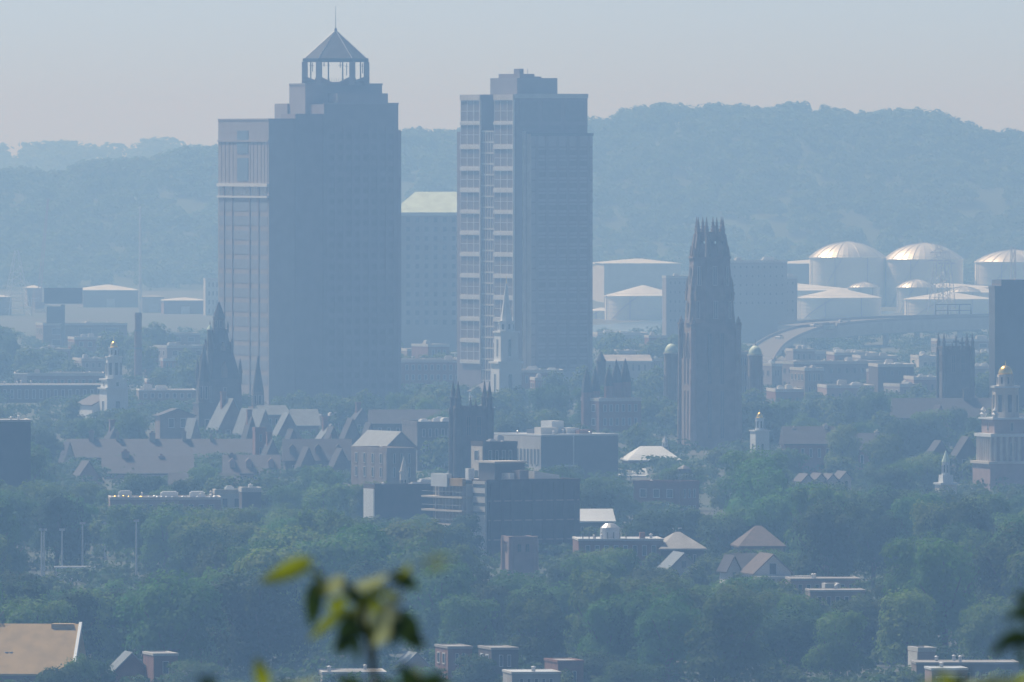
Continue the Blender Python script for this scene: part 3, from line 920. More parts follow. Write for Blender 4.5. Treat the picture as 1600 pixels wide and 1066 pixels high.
block('office_block', 'plain hazy block left of the pinnacled stone tower', 'office block', 1036, 1041, 1076, 431, 4900, 14, wall='granite', units=1, nf=4, nfl=5, fm='granite', fill=(.35, .3))
block('office_block', 'low hazy block with pale roof patch left of the pinnacled tower', 'office block', 1013, 1014, 1043, 524, 4500, 14, wall='brick', roof='whiteroof', units=1, nf=3, nfl=3)

# building with green hipped roof between the two towers
st = Site('hipped_office', 'large block with pale green hipped roof between the two towers', 'office block', 612, 4750, 0)
W = st.lx(735); He = st.lz(332); Hr = st.lz(300); D = 26
st.box('wall', 'granite', 0, W, 0, D, 0, He - .3)
MB().add([(-.4, -.4, He), (W + .4, -.4, He), (W + .4, D, He), (-.4, D, He), (W * .3, D * .5, Hr), (W * .82, D * .5, Hr)], [(3, 2, 1, 0), (0, 1, 5, 4), (1, 2, 5), (2, 3, 4, 5), (3, 0, 4)]).build('roof', M['copper'], st.root)
st.box('cornice', 'white', -.6, W + .6, -.6, -.02, He - 1.2, He - .1)
windows(st, 'front', 1, W - 1, 12, He - 1, 8, 12, (.5, .6), fm='granite')
LAND.append(('the green roofed block', 670, 540))

def lattice(name, label, cat, px, d, ytop, wb, wt, boom=None, m='metal', arms=()):
    root = empty(name, (P(px, YH, d).x, d, 0), R(20), label, cat)
    s = FX / d; H = HC - (ytop - YH) / s
    b = MB(); n = 9
    pt = lambda i, k: (((wb + (wt - wb) * i / n) * (1 if k in (0, 3) else -1)), ((wb + (wt - wb) * i / n) * (1 if k < 2 else -1)), H * i / n)
    for k in range(4): b.bar(pt(0, k), pt(n, k), .22, .12, 4)
    b.build('mast_leg', M[m], root)
    b = MB()
    for i in range(n):
        for k in range(4):
            b.bar(pt(i, k), pt(i + 1, (k + 1) % 4), .12, n=4); b.bar(pt(i + 1, k), pt(i + 1, (k + 1) % 4), .1, n=4)
    b.build('bracing', M[m], root)
    for z, l in arms:
        b = MB(); b.bar((-l, 0, H * z), (l, 0, H * z), .25, n=4); b.bar((-l, 0, H * z), (0, 0, H * (z + .05)), .15, n=4); b.bar((l, 0, H * z), (0, 0, H * (z + .05)), .15, n=4)
        b.build('cross_arm', M[m], root)
    if boom:
        q = P(boom[0], boom[1], d) - Vector((root.location.x, d, 0))
        b = MB()
        for o in (-.8, .8): b.bar((o, 0, 4), (q.x + o * .3, 0, q.z), .25, n=4)
        for i in range(12):
            t = i / 12; u = (i + 1) / 12
            b.bar((-.8 + q.x * t, 0, 4 + (q.z - 4) * t), (.8 + q.x * u, 0, 4 + (q.z - 4) * u), .12, n=4)
        b.build('boom', M['pinkbrick'], root)
        MB().box(-2, 2, -2, 2, 2, 5).build('cab', M['pinkbrick'], root)
    return root
lattice('pylon', 'hazy steel pylon against the middle shining dome', 'pylon', 1467, 5700, 382, 4.2, 1., arms=((.8, 5), (.9, 4)))
lattice('pylon', 'second steel pylon standing behind the right part of the middle dome', 'pylon', 1479, 5760, 392, 3.6, 1., arms=((.82, 4),))
lattice('mast', 'slim dark mast in front of the rightmost dome', 'mast', 1583, 5000, 386, .9, .7)
lattice('crane', 'faint reddish crane leaning above the far left sheds', 'crane', 60, 6100, 452, 2.5, 2., boom=(76, 311), m='pinkbrick')
lattice('drilling_tower', 'faint green lattice tower at far left', 'tower', 26, 6000, 392, 5.5, .8)
lattice('mast', 'thin pale mast rising left of the granite tower', 'mast', 219, 6000, 322, .4, .3, m='metal')
# gantry by the highway
root = empty('gantry', P(1491, YH, 5300) * 1, 0, 'dark steel gantry of posts and beams above the elevated highway', 'gantry'); root.location.z = 0
s = FX / 5300; zt = HC - (476 - YH) / s
for x in (-29, -10, 8, 26):
    MB().bar((x / s - .6, 0, 0), (x / s, 0, zt), .22, n=4).bar((x / s + .6, 0, 0), (x / s, 0, zt), .22, n=4).build('post', M['darkmetal'], root)
MB().bar((-29 / s, 0, zt), (26 / s, 0, zt), .28, n=4).bar((-29 / s, 0, zt - 2.4), (26 / s, 0, zt - 2.4), .2, n=4).build('beam', M['darkmetal'], root)

# billboards and chimney at left
root = empty('billboard', (P(99, YH, 4950).x, 4950, 0), 0, 'large dark double billboard on a single pole at far left', 'billboard')
s = FX / 4950; Z = lambda y: HC - (y - YH) / s
MB().bar((-1 / s, 0, 0), (-1 / s, 0, Z(476)), 3.6 / s, n=12).build('pole', M['darkmetal'], root)
for x0, x1, y0, y1 in ((-30, 30, 474, 450), (-26, -2, 505, 479)):
    MB().box(x0 / s, x1 / s, -1.2, -.95, Z(y0), Z(y1)).build('panel', M['darkmetal'], root)
    MB().box(x0 / s, x1 / s, .95, 1.2, Z(y0), Z(y1)).build('panel', M['darkmetal'], root)
    b = MB()
    for x in (x0 + 4, (x0 + x1) / 2, x1 - 4): b.bar((x / s, -.95, Z(y1) - 1), (x / s, .95, Z(y0) + 1), .15, n=4)
    b.box(x0 / s, x1 / s, -1.6, -1.25, Z(y0) - .3, Z(y0)); b.build('catwalk', M['metal'], root)
LAND.append(('the billboard', 98, 490))
st = empty('chimney_stack', (P(216, YH, 4250).x, 4250, 0), 0, 'tall dark brick factory chimney between billboard and granite tower', 'chimney')
s = FX / 4250; H = HC - (490 - YH) / s
MB().lathe(0, 0, [(6.4 / s, 0), (5.5 / s, H - 2), (5.9 / s, H - 1.9), (5.9 / s, H)], 16).build('shaft', M['brick'], st)
MB().lathe(0, 0, [(5.0 / s, H + .01), (5.0 / s, H + .3)], 16).build('flue_rim', M['darkmetal'], st)
for z in (.5, .75): MB().lathe(0, 0, [(6.3 / s, H * z), (6.3 / s, H * z + .5)], 16).build('iron_band', M['darkmetal'], st)
LAND.append(('the factory chimney', 216, 560))

# ---------------------------------------------------------------- churches
def nave(w, l, he, hr, roof='slate', wall='white'):
    def f(root, Z, s):
        MB().box(-w, w, 4, l, 0, he).add([(-w, 4, he), (w, 4, he), (0, 4, hr), (-w, l, he), (w, l, he), (0, l, hr)], [(0, 1, 2), (3, 5, 4), (0, 2, 5, 3), (1, 4, 5, 2)]).build('nave', M[wall], root)
        t = .3
        MB().add([(-w - .4, 3.6, he - .2), (0, 3.6, hr + .05), (w + .4, 3.6, he - .2), (-w - .4, l + .4, he - .2), (0, l + .4, hr + .05), (w + .4, l + .4, he - .2),
                  (-w - .4, 3.6, he - .2 + t), (0, 3.6, hr + t), (w + .4, 3.6, he - .2 + t), (-w - .4, l + .4, he - .2 + t), (0, l + .4, hr + t), (w + .4, l + .4, he - .2 + t)],
                 [(6, 7, 10, 9), (7, 8, 11, 10), (0, 6, 9, 3), (2, 5, 11, 8), (0, 1, 7, 6), (1, 2, 8, 7), (4, 3, 9, 10), (5, 4, 10, 11), (1, 0, 3, 4), (2, 1, 4, 5)]).build('nave_roof', M[roof], root)
    return f
steeple('church', 'white steepled church with a slim green spire before the framed tower', 'church', 791, 3880, [
    ('base_tower', 'white', 4, 19, 18.5, 640, 568, 7), ('cornice', 'white', 4, 21.5, 21.5, 568, 564.5), ('tower_stage', 'white', 4, 15, 14.5, 564.5, 520, 6), ('cornice', 'white', 4, 16.5, 16.5, 520, 517.5),
    ('belfry', 'white', 8, 12.5, 12, 517.5, 503, 5), ('cornice', 'white', 8, 13.2, 13.2, 503, 501.5), ('spire', 'white', 8, 8.6, .6, 501.5, 441), ('finial', 'gold', 8, .9, .3, 443, 432)],
    body=nave(5, 18, 4.5, 7, 'pinkslate'))
for i, (dx, dy) in enumerate(((-1, -1), (1, -1), (-1, 1), (1, 1))):
    pass
LAND.append(('the white spired church', 791, 600))
steeple('church', 'white church tower with small gold dome left of the factory chimney', 'church', 178, 3680, [
    ('base_tower', 'white', 4, 18, 17.5, 690, 608, 9), ('cornice', 'white', 4, 20.5, 20.5, 608, 605.5), ('tower_stage', 'white', 4, 16.5, 16, 605.5, 594, 5), ('cornice', 'white', 4, 18.5, 18.5, 594, 591.5),
    ('belfry', 'white', 8, 12.3, 11.5, 591.5, 559, 6), ('cornice', 'white', 8, 13, 13, 559, 557), ('lantern_stage', 'white', 8, 7.8, 7.2, 557, 544, 3.6), ('cornice', 'white', 8, 8.3, 8.3, 544, 543), ('dome', 'gold', 16, 6, 0, 543, 533.5), ('finial', 'gold', 8, .6, .2, 534, 524)],
    body=nave(5, 18, 4.5, 7, 'pinkslate'))
LAND.append(('the gold domed church', 178, 640))
def spikes(root, Z, s):
    for sx in (-1, 1):
        for sy in (-1, 1):
            for r, y0, y1, w in ((26, 600, 560, 2.8), (16, 552, 528, 2.), (11, 520, 502, 1.3)):
                MB().lathe(sx * r / s, sy * r / s, [(w / s, Z(y0)), (w / s, Z(y0 - (y0 - y1) * .4)), (w * 1.3 / s, Z(y0 - (y0 - y1) * .42)), (.05, Z(y1))], 8, math.pi/8).build('pinnacle', M['darkstone'], root)
    for th in range(4):
        a = th * math.pi/2
        for r, y0, h, w in ((21, 590, 26, 9), (16.5, 548, 14, 5)):
            b = MB(); w_, r_ = w / s / 2, r / s
            pts = [(r_ + 1.2, -w_, Z(y0)), (r_ + 1.2, w_, Z(y0)), (r_ + 1.2, w_, Z(y0 - h * .5)), (r_ + 1.2, 0, Z(y0 - h)), (r_ + 1.2, -w_, Z(y0 - h * .5))]
            pts += [(r_ * .4, y, z) for x, y, z in pts]
            rr = lambda p: (p[0] * math.cos(a) - p[1] * math.sin(a), p[0] * math.sin(a) + p[1] * math.cos(a), p[2])
            b.add([rr(p) for p in pts], [(0, 1, 2, 3, 4), (9, 8, 7, 6, 5)] + [(i, i + 5, (i + 1) % 5 + 5, (i + 1) % 5) for i in range(5)])
            b.build('gable_dormer', M['stone'], root)
steeple('stone_church', 'dark stone church with steep pyramid roof beside the granite tower', 'church', 342, 3560, [
    ('body_stage', 'darkstone', 4, 29, 27, 650, 592, 6), ('pyramid_roof', 'darkslate', 4, 27, 16, 592, 545), ('pyramid_roof', 'darkslate', 8, 17.5, 12, 545, 517), ('gallery', 'darkstone', 8, 13.5, 13.5, 517, 514.5), ('lantern_stage', 'darkstone', 8, 9.5, 8.5, 514.5, 497, 4), ('cap_roof', 'darkslate', 8, 9.5, 1, 497, 472), ('finial', 'metal', 8, .5, .2, 473, 465)], body=spikes)
steeple('turret', 'little pale topped turret on the left shoulder of the dark stone church', 'turret', 328, 3555, [
    ('shaft', 'darkstone', 8, 4, 4, 600, 516), ('cornice', 'palestone', 8, 5, 5, 516, 514.5), ('cap_roof', 'copper', 8, 4.5, .5, 514.5, 507)])
steeple('turret', 'slim dark turret left of the pyramid roofed church', 'turret', 317, 3540, [
    ('shaft', 'darkstone', 8, 6, 5, 640, 562), ('cap_roof', 'darkslate', 8, 5.6, .5, 562, 548)])
LAND.append(('the pyramid roofed church', 342, 600))
steeple('spire_tower', 'slender dark stone tower with tall tapering spire among gothic roofs', 'spire', 319, 3480, [
    ('base_tower', 'darkstone', 4, 14, 13.5, 735, 632, 8), ('cornice', 'darkstone', 4, 14.6, 14.6, 632, 629), ('belfry', 'darkstone', 8, 10.5, 9.5, 629, 596, 5), ('spire', 'darkslate', 8, 9.5, .7, 596, 538)])
steeple('spire_tower', 'smaller dark spire in front of the granite tower base', 'spire', 403, 3600, [
    ('base_tower', 'stone', 4, 11.5, 11, 690, 638, 7), ('cornice', 'stone', 4, 12, 12, 638, 635.5), ('belfry', 'darkstone', 8, 9.3, 8.6, 635.5, 612, 5), ('spire', 'darkslate', 8, 8.6, .5, 612, 556)])
LAND.append(('the slender dark spire', 319, 690))

def pinn(root, m, x, y, z0, z1, r):
    k = z0 + (z1 - z0) * .35
    MB().lathe(x, y, [(r, z0), (r, k), (r * 1.25, k + .02), (r * 1.25, k + .3), (r * .85, k + .35), (.05, z1)], 8, math.pi/8).build('pinnacle', M[m], root)
# tower with four pairs of tall pinnacles
def four_pin(px0, px1, ytop, d, label, tips, m='darkstone', mids=(), rot=9, ybase=760, nm='stone_tower', tr=6., cross=()):
    s = FX / d; Z = lambda y: HC - (y - YH) / s
    root = empty(nm, (P((px0 + px1) / 2, YH, d).x, d, 0), R(rot), label, 'tower')
    w = (px1 - px0) / 2 / s * .87
    tr /= s
    MB().box(-w, w, -w, w, 0, Z(ytop)).build('shaft', M[m], root)
    b = MB()
    for k in range(9):
        x = -w + 2 * w * k / 8.
        for q in (-w, w): b.box(x - .35, x + .35, q - .2, q + .2, Z(ytop), Z(ytop) + .9)
        if 0 < k < 8:
            for q in (-w, w): b.box(q - .2, q + .2, x - .35, x + .35, Z(ytop), Z(ytop) + .9)
    b.build('battlement', M[m], root)
    for sx in (-1, 1):
        for sy in (-1, 1):
            MB().lathe(sx * w, sy * w, [(tr * 1.1, 0), (tr, Z(ytop) - 1), (tr * 1.08, Z(ytop) - .9), (tr, Z(ytop) + .5)], 8, math.pi/8).build('corner_turret', M[m], root)
            pinn(root, m, sx * w, sy * w, Z(ytop) + .5, Z(tips), tr * .72)
    for x, y in mids:
        pinn(root, m, x / s, -w, Z(ytop), Z(y), 1.9 / s)
    for x, y in cross:
        z = Z(y)
        MB().bar((x / s, -w, Z(ytop)), (x / s, -w, z), .35, .2, 6).bar((x / s - .8, -w, z - 1.1), (x / s + .8, -w, z - 1.1), .3, n=5).bar((x / s, -w, z - .1), (x / s, -w, z + .5), .3, .05, 6).build('cross_finial', M[m], root)
    hh = Z(ytop)
    for th in range(4):
        a = th * math.pi/2
        for off in (-w * .33, w * .33):
            me = window_mesh(w * .3, hh * .2, 'stone', 'glass', 1, 1)
            o = bpy.data.objects.new('lancet_window', me); COL.objects.link(o); o.parent = root
            o.location = (w * math.cos(a) - off * math.sin(a), w * math.sin(a) + off * math.cos(a), hh * .74); o.rotation_euler = (0, 0, a + math.pi/2)
    return root
four_pin(708, 765, 641, 2800, 'dark square stone tower with tall corner pinnacles in mid city', 595, mids=((-5, 618), (3, 622)), tr=6.5)
LAND.append(('the four pinnacled dark tower', 736, 720))
four_pin(1467, 1519, 546, 3480, 'dark gothic tower with crosses and pinnacles left of the edge tower', 520, mids=((-10, 534), (14, 532)), cross=((-3.5, 527), (6, 529)), tr=3.4)
LAND.append(('the gothic cross topped tower', 1492, 620))
four_pin(789, 835, 846, 2330, 'reddish brick tower with crenellated top rising out of the near trees', 838, m='pinkbrick', rot=16, tr=4.2, mids=((-5, 841), (5, 841)))
LAND.append(('the crenellated brick tower', 812, 870))

# gold domed tower at the right
s_ = FX / 2950
def urns(root, Z, s):
    for sx in (-1, 1):
        for sy in (-1, 1):
            MB().lathe(sx * 27 / s, sy * 27 / s, [(.5, Z(652)), (.8, Z(647)), (.3, Z(644)), (.6, Z(641)), (.1, Z(636))], 8, math.pi/8).build('urn', M['white'], root)
    for th in range(4):
        a = th * math.pi/2
        for k in range(7):
            off = (-30 + 10 * k) / s
            r = 34.6 / s
            x, y = r * math.cos(a) - off * math.sin(a), r * math.sin(a) + off * math.cos(a)
            MB().lathe(x, y, [(.42, Z(722)), (.34, Z(721)), (.3, Z(683)), (.45, Z(681))], 8, math.pi/8).build('column', M['palestone'], root)
steeple('domed_tower', 'ornate tower with gold dome and tiers of white columns at the right edge', 'tower', 1571, 2950, [
    ('base_block', 'pinkbrick', 4, 40, 40, 860, 724, 8), ('cornice', 'palestone', 4, 43, 43, 724, 720), ('arcade_stage', 'pinkbrick', 4, 33, 33, 720, 682, 10), ('cornice', 'white', 4, 38, 38, 682, 677), ('stage', 'pinkbrick', 4, 29, 29, 677, 655, 6), ('cornice', 'white', 4, 33, 33, 655, 652),
    ('belfry', 'palestone', 8, 20, 19, 652, 606, 8), ('cornice', 'white', 8, 21.5, 21.5, 606, 603), ('drum', 'palestone', 8, 13, 12, 603, 585, 4), ('dome', 'gold', 16, 11.3, 0, 585, 571), ('finial', 'gold', 8, .7, .2, 571.5, 564)], rot=18, body=urns)
LAND.append(('the gold domed tower', 1571, 760))
steeple('cupola_tower', 'small white cupola with gold cap above the trees right of the pinnacled stone tower', 'cupola', 1187, 3230, [
    ('base_stage', 'white', 4, 11.5, 11.5, 760, 674, 5), ('cornice', 'white', 4, 13, 13, 674, 672), ('drum', 'white', 8, 6.5, 6.2, 672, 654, 3.5), ('cornice', 'white', 8, 7, 7, 654, 653), ('dome', 'gold', 16, 5, 0, 653, 644.5), ('finial', 'gold', 8, .5, .2, 645, 640)])
LAND.append(('the small white cupola', 1187, 695))
steeple('church', 'small white steeple half hidden by trees left of the gold domed tower', 'church', 1478, 2800, [
    ('base_tower', 'palestone', 4, 13, 13, 830, 757, 6), ('cornice', 'white', 4, 15, 15, 757, 754), ('stage', 'white', 4, 9, 8.5, 754, 742), ('belfry', 'white', 8, 6, 5.5, 742, 722, 3), ('cap_roof', 'copper', 8, 6.5, .5, 722, 704)])
for px, yb, nm in [(1049, 553, 'left'), (1180, 556, 'right')]:
    steeple('domed_turret', 'round turret with pale green dome on the %s side of the pinnacled stone tower' % nm, 'turret', px, 3560, [
        ('shaft', 'stone', 16, 12, 11.5, 700, yb, 0.01), ('cornice', 'palestone', 16, 12.8, 12.8, yb, yb - 2), ('dome', 'copper', 16, 10.5, 0, yb - 2, yb - 16), ('finial', 'darkmetal', 8, .7, .3, yb - 15, yb - 26)])
block('hall', 'stone hall joined to the right domed turret behind the pinnacled tower', 'hall', 1140, 1145, 1172, 549, 3620, 12, wall='stone', nf=3, nfl=3, units=0)

# red romanesque building with turrets
st = block('romanesque_hall', 'red brick hall with paired turrets between the two tall towers and stone tower', 'hall', 908, 936, 1002, 622, 3420, 30, wall='brick', roof='darkslate', nf=6, nfl=3, units=0)
for px, yt, ys, r in [(917, 574, 600, 8), (930, 573, 598, 7), (951, 575, 590, 6.5), (963, 562, 585, 8), (977, 561, 584, 8)]:
    w = r / st.s; y = 6.; x = st.lx(px, y); b = MB()
    b.lathe(x, y, [(w, 0), (w, st.lz(ys + 14))], 8, math.pi/8); b.build('turret', M['brick'], st.root)
    MB().lathe(x, y, [(w * 1.1, st.lz(ys + 14)), (w * .85, st.lz(ys)), (.06, st.lz(yt))], 8, math.pi/8).build('turret_roof', M['darkslate'], st.root)
LAND.append(('the red turreted hall', 955, 640))
steeple('turret', 'dark round turret with pointed cap left of the cream building', 'turret', 939, 3600, [('shaft', 'darkstone', 8, 7, 7, 640, 565), ('cap_roof', 'darkslate', 8, 8, .5, 565, 549)])

# ---------------------------------------------------------------- mid city, far to near
# long brick blocks behind the green
block('brick_block', 'long reddish flat roofed block between the two tall towers', 'building', 622, 627, 772, 562, 4120, 3, wall='brick', roof='gravel', nf=14, nfl=3, units=4, depth=30)
block('brick_block', 'lower reddish block right of the white spired church', 'building', 812, 815, 880, 578, 4000, 3, wall='brick', roof='whiteroof', nf=7, nfl=3, units=3, depth=24)
for px, y in ((715, 551), (739, 550)):
    st = Site('roof_canopy', 'white curved canopy on the brick block roof, %s of two' % ('left' if px < 720 else 'right'), 'canopy', px - 8, 4130, 3)
    st.box('post', 'metal', 1, 1.3, 8, 8.3, st.lz(563), st.lz(553)); st.box('canopy_top', 'white', 0, 3.2, 6, 10, st.lz(553), st.lz(552)); st.box('post', 'metal', 2.4, 2.7, 8, 8.3, st.lz(563), st.lz(553))
ridge('courthouse', 'cream colonnaded building left of the domed turrets', 'courthouse', 943, 1017, 543, 566, 4250, 6, depth=14, wall='concrete', roof='gravel', nw=7, ph=2.0, eave_trim='white')
block('row_building', 'long dark building at far left with pale eave line', 'building', -30, -25, 165, 601, 3950, 2, wall='darkbrick', roof='gravel', par='white', parh=.35, nf=16, nfl=2, units=0, depth=20)
block('rear_block', 'dull red block behind the long dark building at far left', 'building', 18, 22, 162, 583, 4120, 2, wall='brick', roof='gravel', nf=12, nfl=2, units=2, depth=24, z=0)
st = Site('penthouse', 'small pale box building standing on the far left roof', 'rooftop box', 22, 3980, 2, z=0)
st.box('wall', 'palestone', 0, 20 / st.s, 1, 5, HC - (601 - YH) / st.s, st.lz(585)); st.box('roof', 'whiteroof', -.2, 20 / st.s + .2, .8, 5.2, st.lz(585) + .01, st.lz(584)); st.box('door', 'darkmetal', 1, 2, .92, 1.02, st.lz(600), st.lz(592))
block('row_building', 'low building with pale eave line between gold domed church and slender spire', 'building', 214, 217, 306, 609, 3850, 4, wall='stone', roof='gravel', par='white', parh=.4, nf=7, nfl=2, units=2, depth=18)
block('reddish_block', 'small reddish block left of the slender dark spire', 'building', 226, 230, 250, 593, 4000, 4, wall='brick', units=0, nf=2, nfl=2)
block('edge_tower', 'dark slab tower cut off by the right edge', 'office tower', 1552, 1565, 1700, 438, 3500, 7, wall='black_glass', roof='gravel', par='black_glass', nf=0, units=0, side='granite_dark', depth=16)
st = block('tower_shoulder', 'lower shoulder on the left of the dark edge tower', 'office tower', 1553, 1554.5, 1566, 447, 3470, 7, wall='black_glass', par='black_glass', nf=0, units=0, depth=10)
LAND.append(('the dark edge tower', 1585, 520))
# low industrial and campus roofs right of the pinnacled tower
IND = [(1190, 1240, 1262, 560, 4550, 'whiteroof', 'granite', 'low hall with white roof at the foot of the ramp'),
       (1228, 1232, 1350, 549, 4700, 'gravel', 'granite', 'long low grey building under the highway'),
       (1300, 1304, 1372, 551, 4500, 'whiteroof', 'brick', 'low building with bright white roof patches under the highway'),
       (1340, 1345, 1402, 556, 4400, 'gravel', 'granite', 'low pale block in the middle of the right hand roofs'),
       (1212, 1240, 1382, 565, 4150, 'gravel', 'granite_dark', 'wide purple grey block right of the green domed turret'),
       (1170, 1206, 1222, 568, 4100, 'whiteroof', 'granite', 'light gridded block touching the green domed turret'),
       (1368, 1372, 1428, 569, 3950, 'whiteroof', 'darkbrick', 'dark block with white roof right of the wide grey block'),
       (1425, 1428, 1466, 589, 3850, 'whiteroof', 'pinkbrick', 'pinkish arcaded building left of the gothic cross topped tower'),
       (1288, 1292, 1366, 602, 3900, 'gravel', 'pinkbrick', 'low pinkish building above the right hand trees'),
       (1208, 1212, 1256, 608, 3850, 'whiteroof', 'brick', 'low red building with white roof edge above the trees'),
       (1520, 1523, 1556, 551, 4500, 'whiteroof', 'granite', 'distant white roof between cross topped tower and edge tower'),
       (1520, 1523, 1556, 572, 4100, 'whiteroof', 'granite_dark', 'second nearer roof between cross topped tower and edge tower'),
       (1520, 1524, 1556, 603, 3800, 'gravel', 'stone', 'low stone block between cross topped tower and edge tower'),
       (1432, 1436, 1468, 556, 4500, 'gravel', 'palestone', 'tan block left of the cross topped tower'),
       (930, 934, 1012, 520, 5150, 'gravel', 'granite', 'thin hazy block in front of the big pale tank'),]
for pl, pc, pr, y, d, rf, wl, lb in IND:
    block('low_building', lb, 'building', pl, pc, pr, y, d, 24 if pc - pl > 12 else 6, wall=wl, roof=rf, nf=max(2, int((pr - pc) / 12)), nfl=2, units=3, depth=None if pc - pl > 12 else 22, fm='granite_dark', fill=(.4, .4))
# scattered small distant blocks
q = random.Random(5)
words = {'brick': 'red brick', 'concrete': 'pale concrete', 'granite': 'grey pink', 'stone': 'brown stone', 'palestone': 'cream'}
def rel(px, py, k=0):
    L = sorted(LAND, key=lambda a: (a[1] - px) ** 2 + ((a[2] - py) * 1.6) ** 2)[k]
    dx, dy = px - L[1], py - L[2]
    if abs(dx) < 28 and abs(dy) < 28: w = 'touching'
    elif abs(dx) > abs(dy) * 1.8: w = 'left of' if dx < 0 else 'right of'
    elif abs(dy) > abs(dx) * 1.8: w = 'behind' if dy < 0 else 'in front of'
    else: w = ('behind and ' if dy < 0 else 'before and ') + ('left of' if dx < 0 else 'right of')
    return w, L[0]
USED = {}
def uniq(head, px, py):
    ords = ['', 'second ', 'third ', 'fourth ', 'fifth ', 'sixth ', 'seventh ', 'eighth ', 'ninth ', 'tenth ', 'eleventh ', 'twelfth ', 'thirteenth ', 'fourteenth ', 'fifteenth ', 'sixteenth ']
    w, l = rel(px, py)
    k = (head, w, l)
    n = USED.get(k, 0); USED[k] = n + 1
    if n == 0: return '%s %s %s' % (head, w, l)
    if n >= len(ords): return '%s %s %s, %dth farther off' % (head, w, l, n + 1)
    return '%s %s %s, %sfarther off' % (head, w, l, ords[n]) 
cl = [(30, 120, 545), (60, 200, 505), (110, 170, 527), (240, 320, 520), (225, 250, 545), (255, 325, 540), (632, 660, 545), (665, 706, 538), (960, 1010, 548), (1010, 1040, 560), (1385, 1430, 578), (1250, 1290, 575), (120, 165, 560), (1400, 1440, 600), (830, 870, 590), (880, 905, 600), (250, 290, 560), (1235, 1275, 545), (1460, 1560, 530)]
for x0, x1, y in cl:
    wl = q.choice(['brick', 'granite', 'granite', 'stone'])
    rf = q.choice(['gravel', 'asphalt', 'asphalt'])
    h = q.uniform(6, 11)
    d = DD(y + 2, h)
    px = (x0 + x1) / 2
    block('distant_building', uniq('low hazy %s block' % words[wl], px, y), 'building', x0, x0 + q.uniform(2, 8), x1 - q.uniform(0, 12), y, d, q.uniform(5, 25), wall=wl, roof=rf, nf=3, nfl=2, units=2, depth=q.uniform(10, 22), group='low hazy blocks across the far city')

# collegiate gothic quarter, left of centre
gable('gothic_hall', 'dark steep gabled hall directly left of the slender dark spire', 'hall', 250, 304, 640, 650, 244, 3380, 16, roof='pinkslate', nw=2)
gable('gothic_hall', 'narrow gable with sunlit slate roof just left of the slender dark spire', 'hall', 296, 316, 655, 692, 288, 3330, 24, roof='slate', nw=1)
gable('gothic_hall', 'steep gabled hall with short sunlit roof right of the slender dark spire', 'hall', 342, 386, 624, 668, 325, 3420, 22, roof='slate', nw=2, chimney=True)
gable('gothic_hall', 'hall with the largest sunlit slate roof between the two dark spires', 'hall', 402, 426, 641, 674, 366, 3400, 24, roof='slate', nw=1)
ridge('gothic_hall', 'hall with thin sunlit roof strip right of the largest slate roof', 'hall', 412, 452, 640, 650, 3460, 20, depth=9, roof='slate', ph=2.4, nw=3)
gable('gothic_hall', 'sharp dark gable right of the largest slate roof', 'hall', 428, 474, 646, 690, 423, 3330, 16, roof='slate', nw=2)
ridge('gothic_hall', 'hall with short bright slate roof split by a chimney', 'hall', 460, 498, 645, 667, 3420, 8, depth=12, roof='slate', ph=4.2, chimneys=((477, 650, 9),), nw=3, chm='darkstone')
gable('gothic_hall', 'dark gable with thin sunlit edge right of the split slate roof', 'hall', 496, 540, 664, 694, 488, 3260, 14, roof='slate', nw=2, chimney=True)
block('gothic_block', 'dark flat parapet block behind the gables in the gothic quarter', 'building', 500, 503, 585, 650, 3500, 10, wall='darkstone', par='darkstone', nf=6, nfl=2, units=2, depth=16)
ridge('long_hall', 'very long hall with purple slate roof and row of chimneys at left', 'hall', 106, 402, 692, 717, 3170, 1.5, depth=11, wall='pinkbrick', roof='pinkslate', ph=4.4, chimneys=((143, 674, 8), (184, 676, 5), (238, 676, 9), (288, 674, 6), (330, 680, 4)), dormers=0, nw=16)
ridge('long_hall', 'lower hall with purple slate roof in front of the very long hall', 'hall', 352, 436, 718, 742, 3020, 3, depth=10, wall='pinkbrick', roof='pinkslate', ph=4.2, chimneys=((362, 710, 10),), dormers=3, nw=6, chm='darkstone')
ridge('long_hall', 'lower left wing with purple slate roof below the very long hall', 'hall', 162, 300, 718, 742, 3040, 2, depth=10, wall='pinkbrick', roof='pinkslate', ph=4, chimneys=((196, 705, 12), (252, 712, 8)), dormers=0, nw=8, chm='brick')
gable('brick_gable', 'purple brick gable house at the left end of the lower wing', 'house', 118, 160, 722, 752, 112, 2960, 18, wall='pinkbrick', roof='pinkslate', nw=2)
gable('stone_gable', 'pale pointed stone gable on the left end of the very long hall', 'house', 100, 118, 692, 722, 97, 3120, 16, wall='palestone', roof='pinkslate', nw=1)
st = block('chimney_tower', 'square brick tower rising through the right end of the long roof', 'tower', 396, 399, 416, 668, 3120, 12, wall='brick', par='brick', nf=1, nfl=4, units=0, depth=3.5)
steeple('pinnacle_tower', 'small pale stone pinnacle among the dark gables left of the flat roofed hall', 'pinnacle', 477, 3080, [('shaft', 'palestone', 8, 5.5, 5, 770, 725, 3), ('spirelet', 'palestone', 8, 5.6, .4, 725, 697)])
steeple('pinnacle_tower', 'small reddish stone pinnacle below the split slate roof', 'pinnacle', 517, 3090, [('shaft', 'pinkbrick', 8, 6, 5.5, 770, 712, 3), ('spirelet', 'pinkbrick', 8, 6, .4, 712, 678)])
ridge('gothic_hall', 'dark low hall below the sharp gables in the gothic quarter', 'hall', 446, 548, 708, 722, 3060, 4, depth=9, wall='darkstone', roof='pinkslate', ph=5, dormers=3, nw=7, chimneys=((500, 700, 8),))
